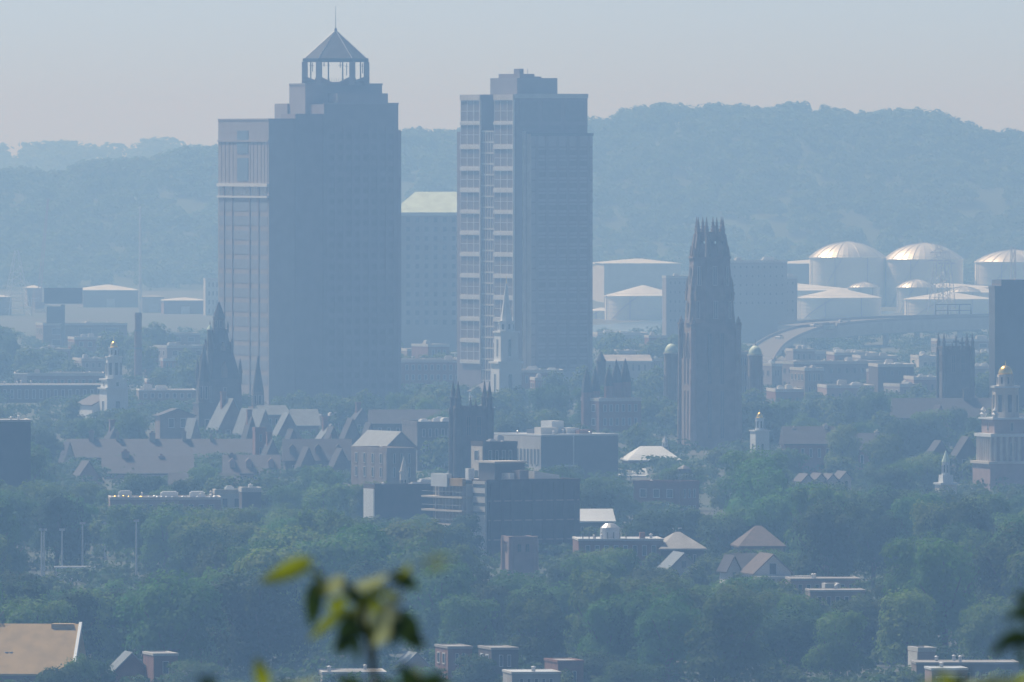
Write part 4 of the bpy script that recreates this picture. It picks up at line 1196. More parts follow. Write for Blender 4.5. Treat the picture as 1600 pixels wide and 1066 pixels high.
for pl, pr, ya, ye, pb, d, lb in ((536, 566, 655, 690, 530, 3240, 'tallest of the all dark gables between slate roofs and broad pale roof'), (508, 534, 668, 700, 503, 3200, 'dark steep gable just left of the tallest all dark gable'),
    (566, 592, 662, 702, 560, 3220, 'dark gable touching the left side of the broad pale slate roof'), (446, 470, 672, 704, 441, 3180, 'dark gable below the sharp gable of the gothic quarter'), (384, 404, 652, 686, 380, 3310, 'small dark gable between the two largest slate roofs'),
    (414, 438, 688, 716, 410, 3110, 'dark gable beside the square brick tower on the long roof'), (470, 494, 700, 728, 466, 3050, 'low dark gable beside the small pale stone pinnacle'), (520, 548, 702, 732, 514, 3040, 'low dark gable right of the small reddish pinnacle'),
    (206, 232, 662, 690, 202, 3300, 'dark gable rising behind the middle of the very long hall'), (168, 192, 668, 692, 162, 3310, 'dark gable behind the left half of the very long hall'), (296, 330, 690, 712, 290, 3210, 'dark cross gable at the foot of the slender spire'), (552, 580, 640, 660, 548, 3450, 'far dark gable in front of the granite tower base')):
    gable('dark_gable_hall', lb, 'hall', pl, pr, ya, ye, pb, d, 14, wall='darkstone', roof='darkslate', nw=2, chimney=(int(pl) % 3 == 0), group='dark gabled halls of the gothic quarter')
ridge('dark_range', 'long dark roofed range behind the broad pale slate roof', 'hall', 580, 706, 652, 664, 3330, 3, depth=10, wall='darkstone', roof='darkslate', ph=3.5, nw=8, chimneys=((600, 644, 8), (640, 646, 6), (672, 645, 8)), chm='darkstone')
# hall right of the gothic quarter with lit roof and pinnacle
gable('chapel_hall', 'hall with broad pale slate roof left of the four pinnacled dark tower', 'hall', 602, 650, 676, 700, 552, 2980, 26, wall='stone', roof='slate', nw=2)
st = block('traceried_hall', 'reddish traceried hall front below the broad pale slate roof', 'hall', 549, 605, 650, 700, 2920, 26, wall='stone', par='stone', nf=3, nfl=2, side='stone', units=0, fill=(.3, .75))
steeple('pinnacle_tower', 'pale pinnacle standing before the hall with broad slate roof', 'pinnacle', 631, 2860, [('shaft', 'palestone', 8, 6.5, 6, 790, 738, 3), ('cornice', 'palestone', 8, 7, 7, 738, 736), ('spirelet', 'palestone', 8, 5.5, .4, 736, 713)])
block('slate_block', 'dark block with bright skylight roof left of the four pinnacled dark tower', 'building', 648, 652, 712, 659, 3120, 10, wall='darkstone', roof='whiteroof', par='darkstone', nf=5, nfl=4, units=4, depth=22)
LAND.append(('the gothic gables', 450, 700))

# flat white roofed hall right of the dark tower
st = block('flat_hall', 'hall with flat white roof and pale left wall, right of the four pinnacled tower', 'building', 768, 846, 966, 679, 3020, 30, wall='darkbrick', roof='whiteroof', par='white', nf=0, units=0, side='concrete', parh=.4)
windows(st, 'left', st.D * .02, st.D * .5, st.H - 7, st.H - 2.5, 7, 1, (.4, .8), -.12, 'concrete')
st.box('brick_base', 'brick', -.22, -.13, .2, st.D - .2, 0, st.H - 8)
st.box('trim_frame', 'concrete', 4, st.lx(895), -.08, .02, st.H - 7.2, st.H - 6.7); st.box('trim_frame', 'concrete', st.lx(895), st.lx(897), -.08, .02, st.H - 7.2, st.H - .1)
def unit(st, px0, px1, y0, y1, ly, dp, m, nm='rooftop_unit'):
    a = st.lx(px0, ly); c = st.lx(px1, ly)
    o = st.box(nm, m, a, c, ly, ly + dp, st.lz(y0, a, ly), st.lz(y1, a, ly)); return o
unit(st, 862, 881, 679, 658, 12, 5, 'white'); unit(st, 845, 872, 680, 668, 9, 3, 'concrete'); unit(st, 886, 905, 678, 669, 10, 5, 'white'); unit(st, 905, 925, 678, 672, 8, 4, 'brick'); unit(st, 833, 843, 680, 671, 14, 3, 'darkmetal')
LAND.append(('the flat white roofed hall', 880, 700))

# terraced modern block in the centre
st = Site('terraced_building', 'modern block with pale balcony slabs on its left and plain dark brick front', 'office block', 761, 2430, 30)
D, W, H = st.ly(677), st.lx(906), st.lz(754)
st.box('wall', 'darkbrick', 0, W, 0, D, 0, H)
flat_roof(st, 0, W, 0, D, H, 'gravel', 'darkbrick', .5, 0)
st.box('roof_edge', 'white', -1.6, -.12, st.ly(738), D + .5, H + .15, H + .45)
ys = st.ly(741)
st.box('stair_panel', 'concrete', -.35, -.02, .1, ys, 0, H + .2)
for k, y in enumerate((757, 771, 786, 800)): st.box('panel_joint', 'glass', -.38, -.3, .2, ys - .2, st.lz(y + 5), st.lz(y))
yA, yB = st.ly(741), st.ly(690)
for k, y in enumerate((778, 799, 821, 843)):
    z = st.lz(y, 0, (yA + yB) / 2)
    st.box('balcony_slab', 'palestone', -2.6, -.02, yA + .1, D, z, z + .32)
    st.box('window_band', 'glass', -.12, .02, yA + .2, D - .4, z + .5, z + 2.6)
    st.box('balcony_rail', 'metal', -2.55, -2.48, yA + .2, D - .2, z + 1.15, z + 1.22)
    for i in range(10):
        y_ = yA + .5 + (yB - yA - .6) * i / 9
        st.box('fin', 'concrete', -1.4, -.13, y_ - .09, y_ + .09, z + .34, z + 2.75)
st.box('roof_panel', 'white', -2.7, -1.7, st.ly(718), st.ly(693), H - 1.0, H + 1.4)
st.box('roof_panel', 'tan', -2.4, -1.7, st.ly(740), st.ly(719), H - .8, H + .6)
for i in range(9):
    x = 1 + (W - 2) * i / 8
    st.box('brick_pier', 'darkbrick', x - .3, x + .3, -.25, .01, 0, H - .2)
for j in range(3): st.box('string_course', 'stone', .2, W - .2, -.12, -.02, H - 3.6 * (j + 1), H - 3.6 * (j + 1) + .25)
unit(st, 773, 820, 756, 724, 5, 6, 'darkmetal', 'plant_room'); unit(st, 812, 826, 754, 735, 1.5, 3, 'granite_dark')
b = MB(); a = st.lx(835, 3); c = st.lx(874, 3); z0, z1 = st.lz(752, a, 3), st.lz(736, a, 3)
b.add([(a, 3, z0), (c, 3, z0), (c, 3, z1 - .8), (a, 3, z1), (a, 7, z0), (c, 7, z0), (c, 7, z1 - .8), (a, 7, z1)], [(0, 1, 2, 3), (5, 4, 7, 6), (3, 2, 6, 7), (0, 3, 7, 4), (1, 5, 6, 2), (0, 4, 5, 1)]); b.build('skylight', M['cream'], st.root)
b = MB(); b.box(st.lx(772, 4.5), st.lx(823, 4.5), 4.3, 11.4, st.lz(724, 4, 5) + .02, st.lz(724, 4, 5) + .35); b.build('plant_roof', M['palestone'], st.root)
st.box('duct', 'metal', 6, 7, 2, 5, H + .3, H + 1.6); st.box('duct', 'white', 1.2, 2.4, 9, 10.2, H + .3, H + 2.4)
LAND.append(('the terraced block', 800, 800))
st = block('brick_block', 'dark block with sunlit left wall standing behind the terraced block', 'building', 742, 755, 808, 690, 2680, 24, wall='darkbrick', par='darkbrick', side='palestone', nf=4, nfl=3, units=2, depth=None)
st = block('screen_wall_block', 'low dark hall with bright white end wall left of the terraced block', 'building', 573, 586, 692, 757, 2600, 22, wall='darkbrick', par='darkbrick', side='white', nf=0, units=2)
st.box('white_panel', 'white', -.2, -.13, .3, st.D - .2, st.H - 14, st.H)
block('edge_block', 'dark slab building with pale roof edge at the left border', 'building', -60, -50, 48, 656, 2560, 6, wall='black_glass', roof='whiteroof', par='concrete', parh=.4, nf=0, units=2, depth=14)
LAND.append(('the left border slab', 20, 720))
block('concrete_box', 'pale low block with dark right end beside the glittering roof', 'building', 332, 336, 404, 765, 2640, 6, wall='concrete', roof='whiteroof', par='palestone', nf=3, nfl=2, units=1, depth=8)
block('dark_shed', 'dark end block right of the pale low block', 'building', 376, 378, 408, 762, 2600, 6, wall='darkbrick', nf=0, units=1, depth=7)
# roof with row of small domes added for its glitter
st = block('glitter_roof_building', 'low building whose roof carries a row of glittering domes added as glints', 'building', 168, 172, 345, 777, 2560, 3, wall='pinkbrick', roof='gravel', par='palestone', nf=10, nfl=2, units=3, depth=14, parh=.5)
for i in range(24):
    x = st.W * (i + .5 + q.uniform(-.4, .4)) / 24; y = 2 + 8 * q.random(); k = q.uniform(.3, .8)
    MB().lathe(x, y, [(.55 * k * math.cos(a), st.H + .3 + .5 * k * math.sin(a)) for a in (0, .4, .8, 1.2, 1.5)], 10).build('glint_dome', M['gold' if i in (1, 3, 4, 6, 7) else 'dome'], st.root, True)  # gold ones put the warm glints into the colour
LAND.append(('the glittering domed roof', 255, 772))
ridge('red_hall', 'low dark hall behind the glittering domed roof', 'hall', 268, 372, 745, 760, 2820, 4, depth=9, wall='darkbrick', roof='darkslate', ph=2.5, nw=6)

# white roofs right of the terraced block
st = ridge('white_roof_hall', 'hall with bright white hipped roof and cupola left of the pinnacled tower foot', 'hall', 984, 1062, 700, 721, 3180, 6, depth=16, wall='brick', roof='whiteroof', hip=3.5, ph=3.2, nw=7)
steeple('cupola', 'small grey cupola sitting on the white hipped roof', 'cupola', 1039, 3195, [('base', 'darkmetal', 8, 6, 5.5, 712, 698), ('drum', 'white', 8, 4, 3.8, 698, 691, 2), ('cap_roof', 'metal', 8, 5, .4, 691, 682)])
ridge('white_roof_hall', 'low long white roof partly behind trees below the white hipped roof', 'hall', 920, 1010, 730, 746, 3060, 5, depth=14, wall='brick', roof='whiteroof', ph=1.6, nw=6)
st = block('brick_hall', 'tall plain red brick hall with white rooftop box below the pinnacled tower', 'building', 990, 1062, 1092, 752, 2720, 52, wall='brick', roof='gravel', par='brick', nf=3, nfl=3, units=0)
st = Site('rooftop_box', 'white box with dark round cap on the red brick hall roof', 'rooftop box', 1058, 2745, 20, z=0)
z0 = st.lz(756); st.box('white_box', 'white', 0, 26 / st.s, 0, 3, z0, st.lz(741)); MB().lathe(16 / st.s, 1.5, [(1.6, st.lz(741)), (1.5, st.lz(733)), (.2, st.lz(727))], 12).build('round_cap', M['darkmetal'], st.root)
LAND.append(('the red brick hall', 1050, 790))
ridge('white_roof_house', 'bright white roof touching the right side of the terraced block', 'house', 896, 958, 801, 817, 2500, 5, depth=12, wall='darkbrick', roof='whiteroof', ph=2.2, nw=4)
st = block('white_flat_roof', 'long flat white roof with round plant box right of the terraced block', 'building', 900, 904, 1036, 842, 2330, 4, wall='brick', roof='whiteroof', par='cream', nf=8, nfl=2, units=0, depth=14, parh=.35)
x = st.lx(953, 5); MB().lathe(x, 5, [(1.8, st.H + .2), (1.7, st.H + 2.2), (.9, st.H + 2.9), (.1, st.H + 3)], 12).build('round_unit', M['metal'], st.root)
unit(st, 940, 966, 843, 836, 8, 2, 'metal'); unit(st, 1000, 1008, 843, 832, 4, 2, 'brick')
for i in range(8): MB().bar((1 + i * 1.1, 3, st.H + .2), (1 + i * 1.1, 3, st.H + 1.4), .1, n=5).build('vent_pipe', M['darkmetal'], st.root)
ridge('white_hip_house', 'house with ragged pale hipped roof right of the long flat white roof', 'house', 1034, 1100, 843, 860, 2330, 8, depth=12, wall='darkbrick', roof='gravel', hip=3.4, ph=2.8, nw=4)
ridge('orange_roof_house', 'house with terracotta hipped roof left of the white gable house', 'house', 1158, 1224, 838, 856, 2300, 6, depth=11, wall='stone', roof='orange', hip=3.2, ph=3.4, nw=4)
st = gable('white_gable_house', 'house with white gable front and dark central window', 'house', 1180, 1236, 868, 895, 1160, 2190, 12, wall='cream', roof='orange', nw=0)
st.box('attic_window', 'glass', st.W * .4, st.W * .58, -.12, .03, st.H - .3, st.H + 1.5); st.box('attic_window_frame', 'white', st.W * .38, st.W * .6, -.08, .02, st.H - .5, st.H + 1.7)
windows(st, 'front', .8, st.W - .8, st.H - 3.5, st.H - .6, 3, 1, (.4, .7))
st.box('porch_roof', 'cream', -.3, st.W + 3.0, -2.5, -.2, st.H - .9, st.H - .55)
ridge('dark_roof_house', 'dark roofed house joined to the left of the white gable house', 'house', 1150, 1184, 866, 896, 2230, 8, depth=8, wall='cream', roof='darkslate', ph=3, nw=2, eave_trim='white')
LAND.append(('the white gable house', 1208, 885))
st = gable('grey_gable_house', 'grey gabled house with small dark attic window above the central trees', 'house', 1046, 1092, 866, 889, 1030, 2240, 10, wall='concrete', roof='slate', nw=0)
st.box('attic_window', 'glass', st.W * .42, st.W * .56, -.12, .03, st.H + .2, st.H + 1.3); windows(st, 'front', .8, st.W - .8, st.H - 3.2, st.H - .4, 3, 1, (.4, .7))
gable('white_dormer_house', 'tiny white gable peeking over trees between grey and white gable houses', 'house', 1138, 1156, 870, 888, 1134, 2200, 16, wall='cream', roof='pinkslate', nw=1)
block('low_building', 'long pinkish flat building right of the white gable house', 'building', 1232, 1236, 1344, 904, 2160, 4, wall='pinkbrick', roof='gravel', par='gravel', nf=7, nfl=1, units=0, depth=10, parh=.35)
block('low_building', 'low grey shed below the long pinkish flat building', 'building', 1262, 1266, 1352, 922, 2080, 4, wall='stone', roof='gravel', par='gravel', nf=5, nfl=1, units=0, depth=8, parh=.3)
block('plant_box', 'small dark box on the pinkish flat building', 'rooftop box', 1288, 1290, 1312, 912, 2100, 6, wall='darkbrick', nf=0, units=0, depth=4)
# right mid: dark gables, chapel, dormers
gable('dark_gable_house', 'dark steep roof with thin sunlit edge below the gothic cross topped tower', 'house', 1448, 1492, 690, 722, 1440, 3050, 14, wall='darkstone', roof='darkslate', nw=2)
gable('dark_gable_house', 'second dark steep roof nearer the gold domed tower', 'house', 1494, 1532, 684, 714, 1486, 3000, 14, wall='darkstone', roof='darkslate', nw=2)
gable('dark_gable_house', 'reddish narrow gable wall below the gothic cross topped tower', 'house', 1455, 1484, 634, 672, 1450, 3300, 14, wall='pinkbrick', roof='pinkslate', nw=1)
ridge('gothic_hall', 'long dark stone hall at the foot of the gothic cross topped tower', 'hall', 1400, 1560, 634, 655, 3380, 4, depth=12, wall='darkstone', roof='darkslate', ph=5, nw=9, chimneys=((1512, 608, 14),), chm='darkstone')
block('brick_tower', 'reddish block behind the right side of the gold domed tower', 'building', 1590, 1592, 1640, 648, 3100, 8, wall='pinkbrick', nf=3, nfl=4, depth=12)
for i, (px, y) in enumerate(((1262, 742), (1283, 741), (1301, 742), (1322, 738))):
    gable('dormer_house', ['first', 'second', 'third', 'last'][i] + ' from the left in a row of small pale gables above the right trees', 'house', px - 8, px + 8, y, y + 9, px - 14, 2800, 18, wall='palestone', roof='pinkslate', group='row of small pale gabled houses', nw=1)
for i, (px, y, lb) in enumerate(((1350, 700, 'dark long roof with pale chimney in the trees right of the small white cupola'), (1270, 690, 'dark roof ridge in the trees next to the small white cupola'))):
    ridge('brick_hall', lb, 'hall', px - 42, px + 36, y - 12, y + 6, 3100 - 60 * i, 5, depth=10, wall='brick', roof='darkslate', ph=4, nw=5, chimneys=((px - 30, y - 22, 4), (px + 20, y - 26, 6)), chm='palestone')

# foreground edge of the town
st = ridge('tan_roof_house', 'big house with sunlit tan shingle roof in the bottom left corner', 'house', -60, 108, 994, 1056, 1800, -6, depth=15.5, wall='brick', roof='tan', ph=6.6, hip=0, nw=5)
st.box('dormer_vent', 'tan', st.lx(80, 7), st.lx(114, 7), 7, 10, st.H + 5.2, st.H + 6.9)
MB().bar((st.W + .55, -.5, st.H + .4), (st.W + .55, st.D / 2, st.H + 7.0), .3, n=4).build('verge_board', M['white'], st.root)
for p, q_ in ((10, 1031), (17, 1030)): MB().lathe(st.lx(p, 3), 3.2, [(.35, st.H + 2.2), (.3, st.H + 3.2)], 8).build('vent_pipe', M['metal'], st.root)
LAND.append(('the tan shingle roof', 60, 1030))
st = gable('brick_gable_house', 'brick house with pale sloping roof edge right of the tan shingle roof', 'house', 172, 240, 1022, 1056, 168, 1820, 12, wall='brick', roof='slate', nw=0)
b = block('brick_house', 'flat topped brick house with pale window joined to the sloping roof house', 'house', 236, 240, 278, 1021, 1815, 12, wall='brick', par='concrete', parh=.35, nf=1, nfl=1, units=0, depth=8)
block('flat_shop', 'low flat roofed shop with pale front below the foreground leaves', 'shop', 500, 504, 604, 1050, 1840, 4, wall='gravel', roof='gravel', par='concrete', nf=6, nfl=1, units=0, depth=12, parh=.3)
gable('grey_gable_house', 'grey gabled house behind the foreground leaves at bottom centre', 'house', 632, 670, 1022, 1040, 620, 1870, 14, wall='granite', roof='slate', nw=2)
block('brick_shop', 'brick building with pale parapet right of the bottom centre gable', 'building', 690, 700, 738, 1010, 1860, 12, wall='brick', par='gravel', parh=.35, nf=2, nfl=2, units=0, depth=9)
block('brick_shop', 'dark brick building with two white windows at bottom centre', 'building', 760, 768, 810, 1012, 1850, 12, wall='darkbrick', par='gravel', parh=.35, nf=2, nfl=2, units=0, depth=9, fm='white')
block('white_flat_roof', 'flat white roof with small vents at the bottom centre', 'building', 795, 800, 876, 1050, 1780, 8, wall='gravel', roof='whiteroof', par='concrete', nf=5, nfl=1, units=0, depth=9, parh=.3)
block('brick_shop', 'plain reddish brick building right of the flat white roof at the bottom', 'building', 866, 872, 912, 1032, 1830, 12, wall='brick', par='brick', parh=.35, nf=2, nfl=2, units=0, depth=9)
block('white_corner_house', 'small brick house with white trim near the bottom right corner', 'house', 1430, 1435, 1462, 1012, 1880, 12, wall='pinkbrick', par='concrete', parh=.6, nf=1, nfl=2, units=0, depth=6, side='concrete')
block('long_flat_roof', 'long low building with pale roof at the bottom right', 'building', 1428, 1432, 1592, 1035, 1830, 3, wall='stone', roof='gravel', par='gravel', nf=9, nfl=1, units=0, depth=9, parh=.3)
st = block('lit_shop', 'small shop with two bright white ledges at the bottom right', 'shop', 1452, 1456, 1512, 1044, 1780, 6, wall='pinkbrick', roof='whiteroof', par='white', nf=3, nfl=1, units=0, depth=7, parh=.3)
st.box('awning', 'white', .5, st.W - .5, -1.2, -.05, st.H - 1.1, st.H - .8)
LAND.append(('the bottom right roof', 1510, 1040))
LAND.append(('the bottom brick shops', 760, 1030))
# playing field: lamp masts and bleachers
for px, y0, y1 in ((65, 826, 893), (69, 826, 893), (97, 826, 893), (129, 816, 893), (164, 816, 872), (213, 812, 893)):
    d = 2340 if y1 > 880 else 2450
    r = empty('light_mast', (P(px, YH, d).x, d, 0), 0, None, 'light mast', 'tall pale masts over the playing field')
    pos = {65: 'left one of the close pair', 69: 'right one of the close pair', 97: 'third from the left', 129: 'fourth from the left', 164: 'shorter one, fifth from the left', 213: 'the rightmost, standing apart'}[px]
    r['label'] = 'thin pale mast over the playing field, ' + pos
    h = HC - (y0 - YH) / FX * d
    MB().bar((0, 0, 0), (0, 0, h), .2, .13, 8).build('pole', M['metal'], r)
    MB().box(-.5, .5, -.12, .12, h - .4, h).build('lamp_bar', M['metal'], r)
    MB().lathe(0, 0, [(.4, 0), (.4, .5)], 8).build('footing', M['concrete'], r)
r = empty('bleachers', (P(118, YH, 2330).x, 2330, 0), R(4), 'pale stepped bleachers with roof strip at the playing field', 'bleachers')
s = FX / 2330; zt = HC - (885 - YH) / s
for k in range(5): MB().box(-29 / s + k * .8, 29 / s - .2, -k * 1.1 - 1.1, -k * 1.1, 0, zt - 1 - k * .55).build('step', M['metal'], r)
MB().box(-33 / s, 31 / s, -.6, 1.6, zt - .3, zt).build('canopy', M['white'], r)
for k in range(5): MB().bar(((-30 + 15 * k) / s, 1.2, 0), ((-30 + 15 * k) / s, 1.2, zt - .3), .1, n=5).build('post', M['metal'], r)
for px, y, d, lb in ((1056, 828, 2400, 'white double headed street lamp above the white hipped roof'), (1225, 826, 2380, 'white double headed street lamp above the terracotta roof'), (1117, 1044, 1850, 'street lamp with small pale head among the bottom trees')):
    r = empty('street_lamp', (P(px, YH, d).x, d, 0), R(20), lb, 'street lamp', 'street lamps'); h = HC - (y - YH) / FX * d
    MB().bar((0, 0, 0), (0, 0, h), .12, .08, 8).build('pole', M['metal'], r)
    for sg in (-1, 1):
        MB().bar((0, 0, h - .05), (sg * .8, 0, h + .25), .05, n=6).build('arm', M['metal'], r)
        MB().box(sg * .8 - .3, sg * .8 + .3, -.16, .16, h + .2, h + .38).build('lamp_head', M['white'], r)

# ---------------------------------------------------------------- trees, each with trunk and crown
CLEAR = [(341, 628, 0, 612, 3790), (714, 926, 0, 575, 4030), (627, 716, 300, 548, 4750), (622, 770, 560, 598, 4120), (770, 814, 440, 604, 3880), (158, 202, 530, 638, 3680), (208, 224, 490, 588, 4250), (69, 129, 450, 535, 4950),
 (314, 372, 470, 598, 3560), (305, 333, 540, 692, 3480), (391, 415, 556, 650, 3600), (0, 165, 583, 625, 4100), (214, 306, 605, 635, 3850), (1058, 1158, 340, 697, 3340), (1036, 1062, 550, 620, 3560), (1166, 1194, 545, 612, 3560),
 (930, 1600, 375, 520, 4500), (1180, 1600, 500, 550, 5300), (1190, 1466, 548, 604, 4700), (1464, 1522, 520, 632, 3480), (1552, 1600, 438, 590, 3500), (1530, 1600, 568, 765, 2950), (1174, 1200, 643, 692, 3230), (1464, 1492, 704, 762, 2800),
 (905, 1002, 560, 664, 3420), (932, 1036, 540, 576, 4250), (704, 769, 597, 745, 2800), (246, 585, 640, 690, 3480), (98, 402, 690, 715, 3200), (352, 436, 716, 740, 3020), (165, 262, 718, 736, 3040), (112, 160, 722, 748, 2960), (440, 548, 690, 724, 3230),
 (549, 650, 674, 744, 3250), (500, 592, 650, 724, 3250), (622, 642, 713, 752, 2860), (648, 712, 655, 735, 3000), (768, 966, 660, 724, 3020), (677, 906, 722, 800, 2430), (770, 906, 750, 852, 2430), (742, 808, 690, 724, 2680), (573, 592, 756, 776, 2600), (592, 690, 757, 800, 2600),
 (0, 50, 656, 738, 2560), (172, 345, 770, 781, 2560), (336, 404, 765, 786, 2600), (984, 1062, 698, 721, 3180), (1030, 1048, 682, 700, 3195), (925, 1008, 731, 743, 3060), (1012, 1092, 752, 790, 2720), (1056, 1086, 728, 752, 2720),
 (903, 955, 801, 815, 2500), (903, 1036, 832, 852, 2330), (1034, 1100, 843, 860, 2330), (1156, 1226, 838, 856, 2300), (1148, 1236, 866, 897, 2190), (1048, 1090, 866, 880, 2240), (1246, 1344, 904, 911, 2160), (1290, 1350, 921, 928, 2080),
 (788, 837, 838, 890, 2330), (0, 66, 993, 1060, 1780), (0, 128, 993, 1030, 1780), (170, 278, 1021, 1052, 1810), (504, 600, 1049, 1060, 1830), (634, 668, 1022, 1034, 1860), (700, 734, 1010, 1030, 1850), (768, 806, 1012, 1034, 1840), (800, 876, 1048, 1062, 1770), (874, 900, 1032, 1042, 1820),
 (1430, 1462, 1011, 1036, 1870), (1432, 1590, 1035, 1041, 1820), (1452, 1512, 1044, 1060, 1770), (62, 74, 830, 888, 2330), (94, 100, 830, 888, 2330), (126, 132, 820, 888, 2330), (211, 215, 818, 888, 2330), (85, 150, 883, 896, 2325), (1256, 1330, 738, 752, 2800), (1440, 1532, 684, 704, 3000), (40, 165, 640, 650, 3500)]
crowns = []
for i in range(9):
    v, fc = clump(9000, .5, 1., .017, .8, 100 + i)
    me = np_mesh('crown', v, fc, M['leaf_a']); dat = me.data; bpy.data.objects.remove(me)
    crowns.append(dat)
crown_mats = {}
def crown_mesh(i, mk):
    k = (i, mk)
    if k not in crown_mats:
        me = crowns[i] if mk == 'leaf_a' else crowns[i].copy()
        me.materials.clear(); me.materials.append(M[mk]); crown_mats[k] = me
    return crown_mats[k]
b = MB()
b.bar((0, 0, 0), (0, 0, .35), .028, .02, 8)
for i in range(5):
    a = i * 1.3; b.bar((0, 0, .22 + i * .03), (.26 * math.cos(a), .26 * math.sin(a), .55 + .04 * i), .013, .005, 5)
b.bar((0, 0, .35), (.02, .02, .8), .02, .005, 6)
to = b.build('trunk', M['bark']); trunk_me = to.data; bpy.data.objects.remove(to)
tq = random.Random(11)
cand = []
def clear_ok(px, dd, hh, rr, skip=None):
    ty = YH + (HC - hh * .97) / dd * FX
    hw = rr * .9 / dd * FX
    return all(c is skip or (not (px + hw > c[0] and px - hw < c[1] and dd < c[4] + 9 and ty < c[3] - 1) and not (c[4] - 5 <= dd < c[4] + 14 and px + hw * .6 > c[0] and px - hw * .6 < c[1])) for c in CLEAR)
# trees planted right in front of the houses, hiding their lower walls
for c in CLEAR:
    if c[3] < 590 or c[1] - c[0] < 14: continue
    x = c[0] - tq.uniform(0, 30)
    while x < c[1] + 20:
        dd = c[4] - tq.uniform(9, 26)
        ty = c[3] + tq.uniform(0, 9)
        hh = (HC - (ty - YH) / FX * dd) / .97
        rr = hh * tq.uniform(.42, .6)
        if 4.5 < hh < 19 and clear_ok(x, dd, hh, rr): cand.append((x, dd, hh, rr, ty))
        x += max(3.5, rr) / dd * FX * tq.uniform(.9, 1.8)
for px, ty, dd, rr in ((100, 1036, 1712, 4.5), (126, 1020, 1725, 4.2), (76, 1049, 1700, 3.5), (40, 1058, 1700, 3), (150, 1030, 1735, 5), (300, 1030, 1800, 5), (1236, 1040, 1800, 6), (930, 1015, 1840, 6), (985, 1030, 1800, 6), (655, 1040, 1790, 4), (745, 1020, 1800, 4)):
    cand.append((px, dd, (HC - (ty - YH) / FX * dd) / .97, rr, ty))
d = 1835.
while d < 4700:
    wpx = 1600 / FX * d
    x = -wpx / 2 - 8 + tq.uniform(0, 8)
    near = d < 2750
    while x < wpx / 2 + 8:
        h = tq.uniform(12, 21) if near else tq.uniform(9, 16)
        r = h * tq.uniform(.36, .5)
        dd = d + tq.uniform(-28, 28)
        px = 800 + x / dd * FX
        big = tq.random()
        ok = False
        for hh in (h, h * .8, h * .62, h * .45):
            rr = r * (hh / h) ** .5
            ty = YH + (HC - hh * .97) / dd * FX
            hw = rr * .95 / dd * FX
            if all(not (px + hw > c[0] and px - hw < c[1] and dd < c[4] + 9 and ty < c[3] - 1) for c in CLEAR) and all(not (c[4] - 5 <= dd < c[4] + 14 and px + hw * .6 > c[0] and px - hw * .6 < c[1]) for c in CLEAR):
                ok = True; break
        if ok and not (d > 3500 and tq.random() < .35):
            cand.append((px, dd, hh, rr, ty))
        x += r * tq.uniform(1.15, 1.9) * (1 if near else 1.5)
    d += (52 if d < 2700 else 85) * tq.uniform(.85, 1.15)
cand.sort(key=lambda c: -c[2] / c[1])
TREES, REST = cand[:300], cand[300:]
looks = {'leaf_a': ('broadleaf tree', 'broadleaf_tree'), 'leaf_b': ('dark green tree', 'dark_tree'), 'leaf_c': ('pale green tree', 'pale_tree')}
for c in sorted(TREES, key=lambda c: c[1]):
    px, dd, hh, rr, ty = c
    mk = tq.choice(['leaf_a', 'leaf_a', 'leaf_a', 'leaf_b', 'leaf_b', 'leaf_c'])
    size = 'tall' if hh > 17 else 'small' if hh < 11 else 'medium'
    shape = 'spreading' if rr / hh > .45 else 'upright' if rr / hh < .39 else 'rounded'
    lab = uniq('%s %s %s' % (size, shape, looks[mk][0].replace('broadleaf ', 'green ')), px, ty + 8).replace(' and ', ' ', 1 if False else 0)
    o = empty('tree', ((px - 800) / FX * dd, dd, 0), tq.uniform(0, 6.28), lab, 'tree', 'street and garden trees across the town')
    t_ = bpy.data.objects.new('trunk', trunk_me); COL.objects.link(t_); t_.parent = o; t_.scale = (hh, hh, hh)
    k_ = bpy.data.objects.new('crown', crown_mesh(tq.randrange(9), mk)); COL.objects.link(k_); k_.parent = o; k_.scale = (rr * 2, rr * 2, hh)
print('trees', len(TREES), 'rest', len(REST))
if REST:
    mass('background_wood', [((c[0] - 800) / FX * c[1], c[1], 0) for c in REST], [c[2] for c in REST], [clump(1100, .5, 1., .045, .75, s + 60) for s in range(4)], M['leaf_a'], 1., label='far off smaller street trees merging into one canopy between the distant roofs')

# ---------------------------------------------------------------- out of focus leaves on the lookout, close to the lens
def nearleaf(name, col, trans, rough, spec, tcol):
    m = bpy.data.materials.new(name); m.use_nodes = True
    n, l = m.node_tree.nodes, m.node_tree.links
    b = n['Principled BSDF']; b.inputs['Base Color'].default_value = (*col, 1); b.inputs['Roughness'].default_value = rough; b.inputs['Specular IOR Level'].default_value = spec
    tr = n.new('ShaderNodeBsdfTranslucent'); tr.inputs[0].default_value = (*tcol, 1)
    nz = n.new('ShaderNodeTexNoise'); nz.inputs['Scale'].default_value = 30
    tc = n.new('ShaderNodeTexCoord'); l.new(tc.outputs['Object'], nz.inputs['Vector'])
    mr = n.new('ShaderNodeMapRange'); mr.inputs[3].default_value = trans * .7; mr.inputs[4].default_value = trans * 1.3; l.new(nz.outputs['Fac'], mr.inputs[0])
    mx = n.new('ShaderNodeMixShader'); l.new(mr.outputs[0], mx.inputs[0]); l.new(b.outputs[0], mx.inputs[1]); l.new(tr.outputs[0], mx.inputs[2])
    l.new(mx.outputs[0], n['Material Output'].inputs['Surface'])
    return m
M['young_leaf'] = nearleaf('young_leaf', (.14, .17, .02), .55, .4, .5, (.3, .34, .02))  # bright yellow tone stands for leaves with sun behind them
M['shaded_leaf'] = nearleaf('shaded_leaf', (.03, .065, .02), .2, .5, .3, (.08, .14, .02))  # same foliage, with its shade put into a dark colour
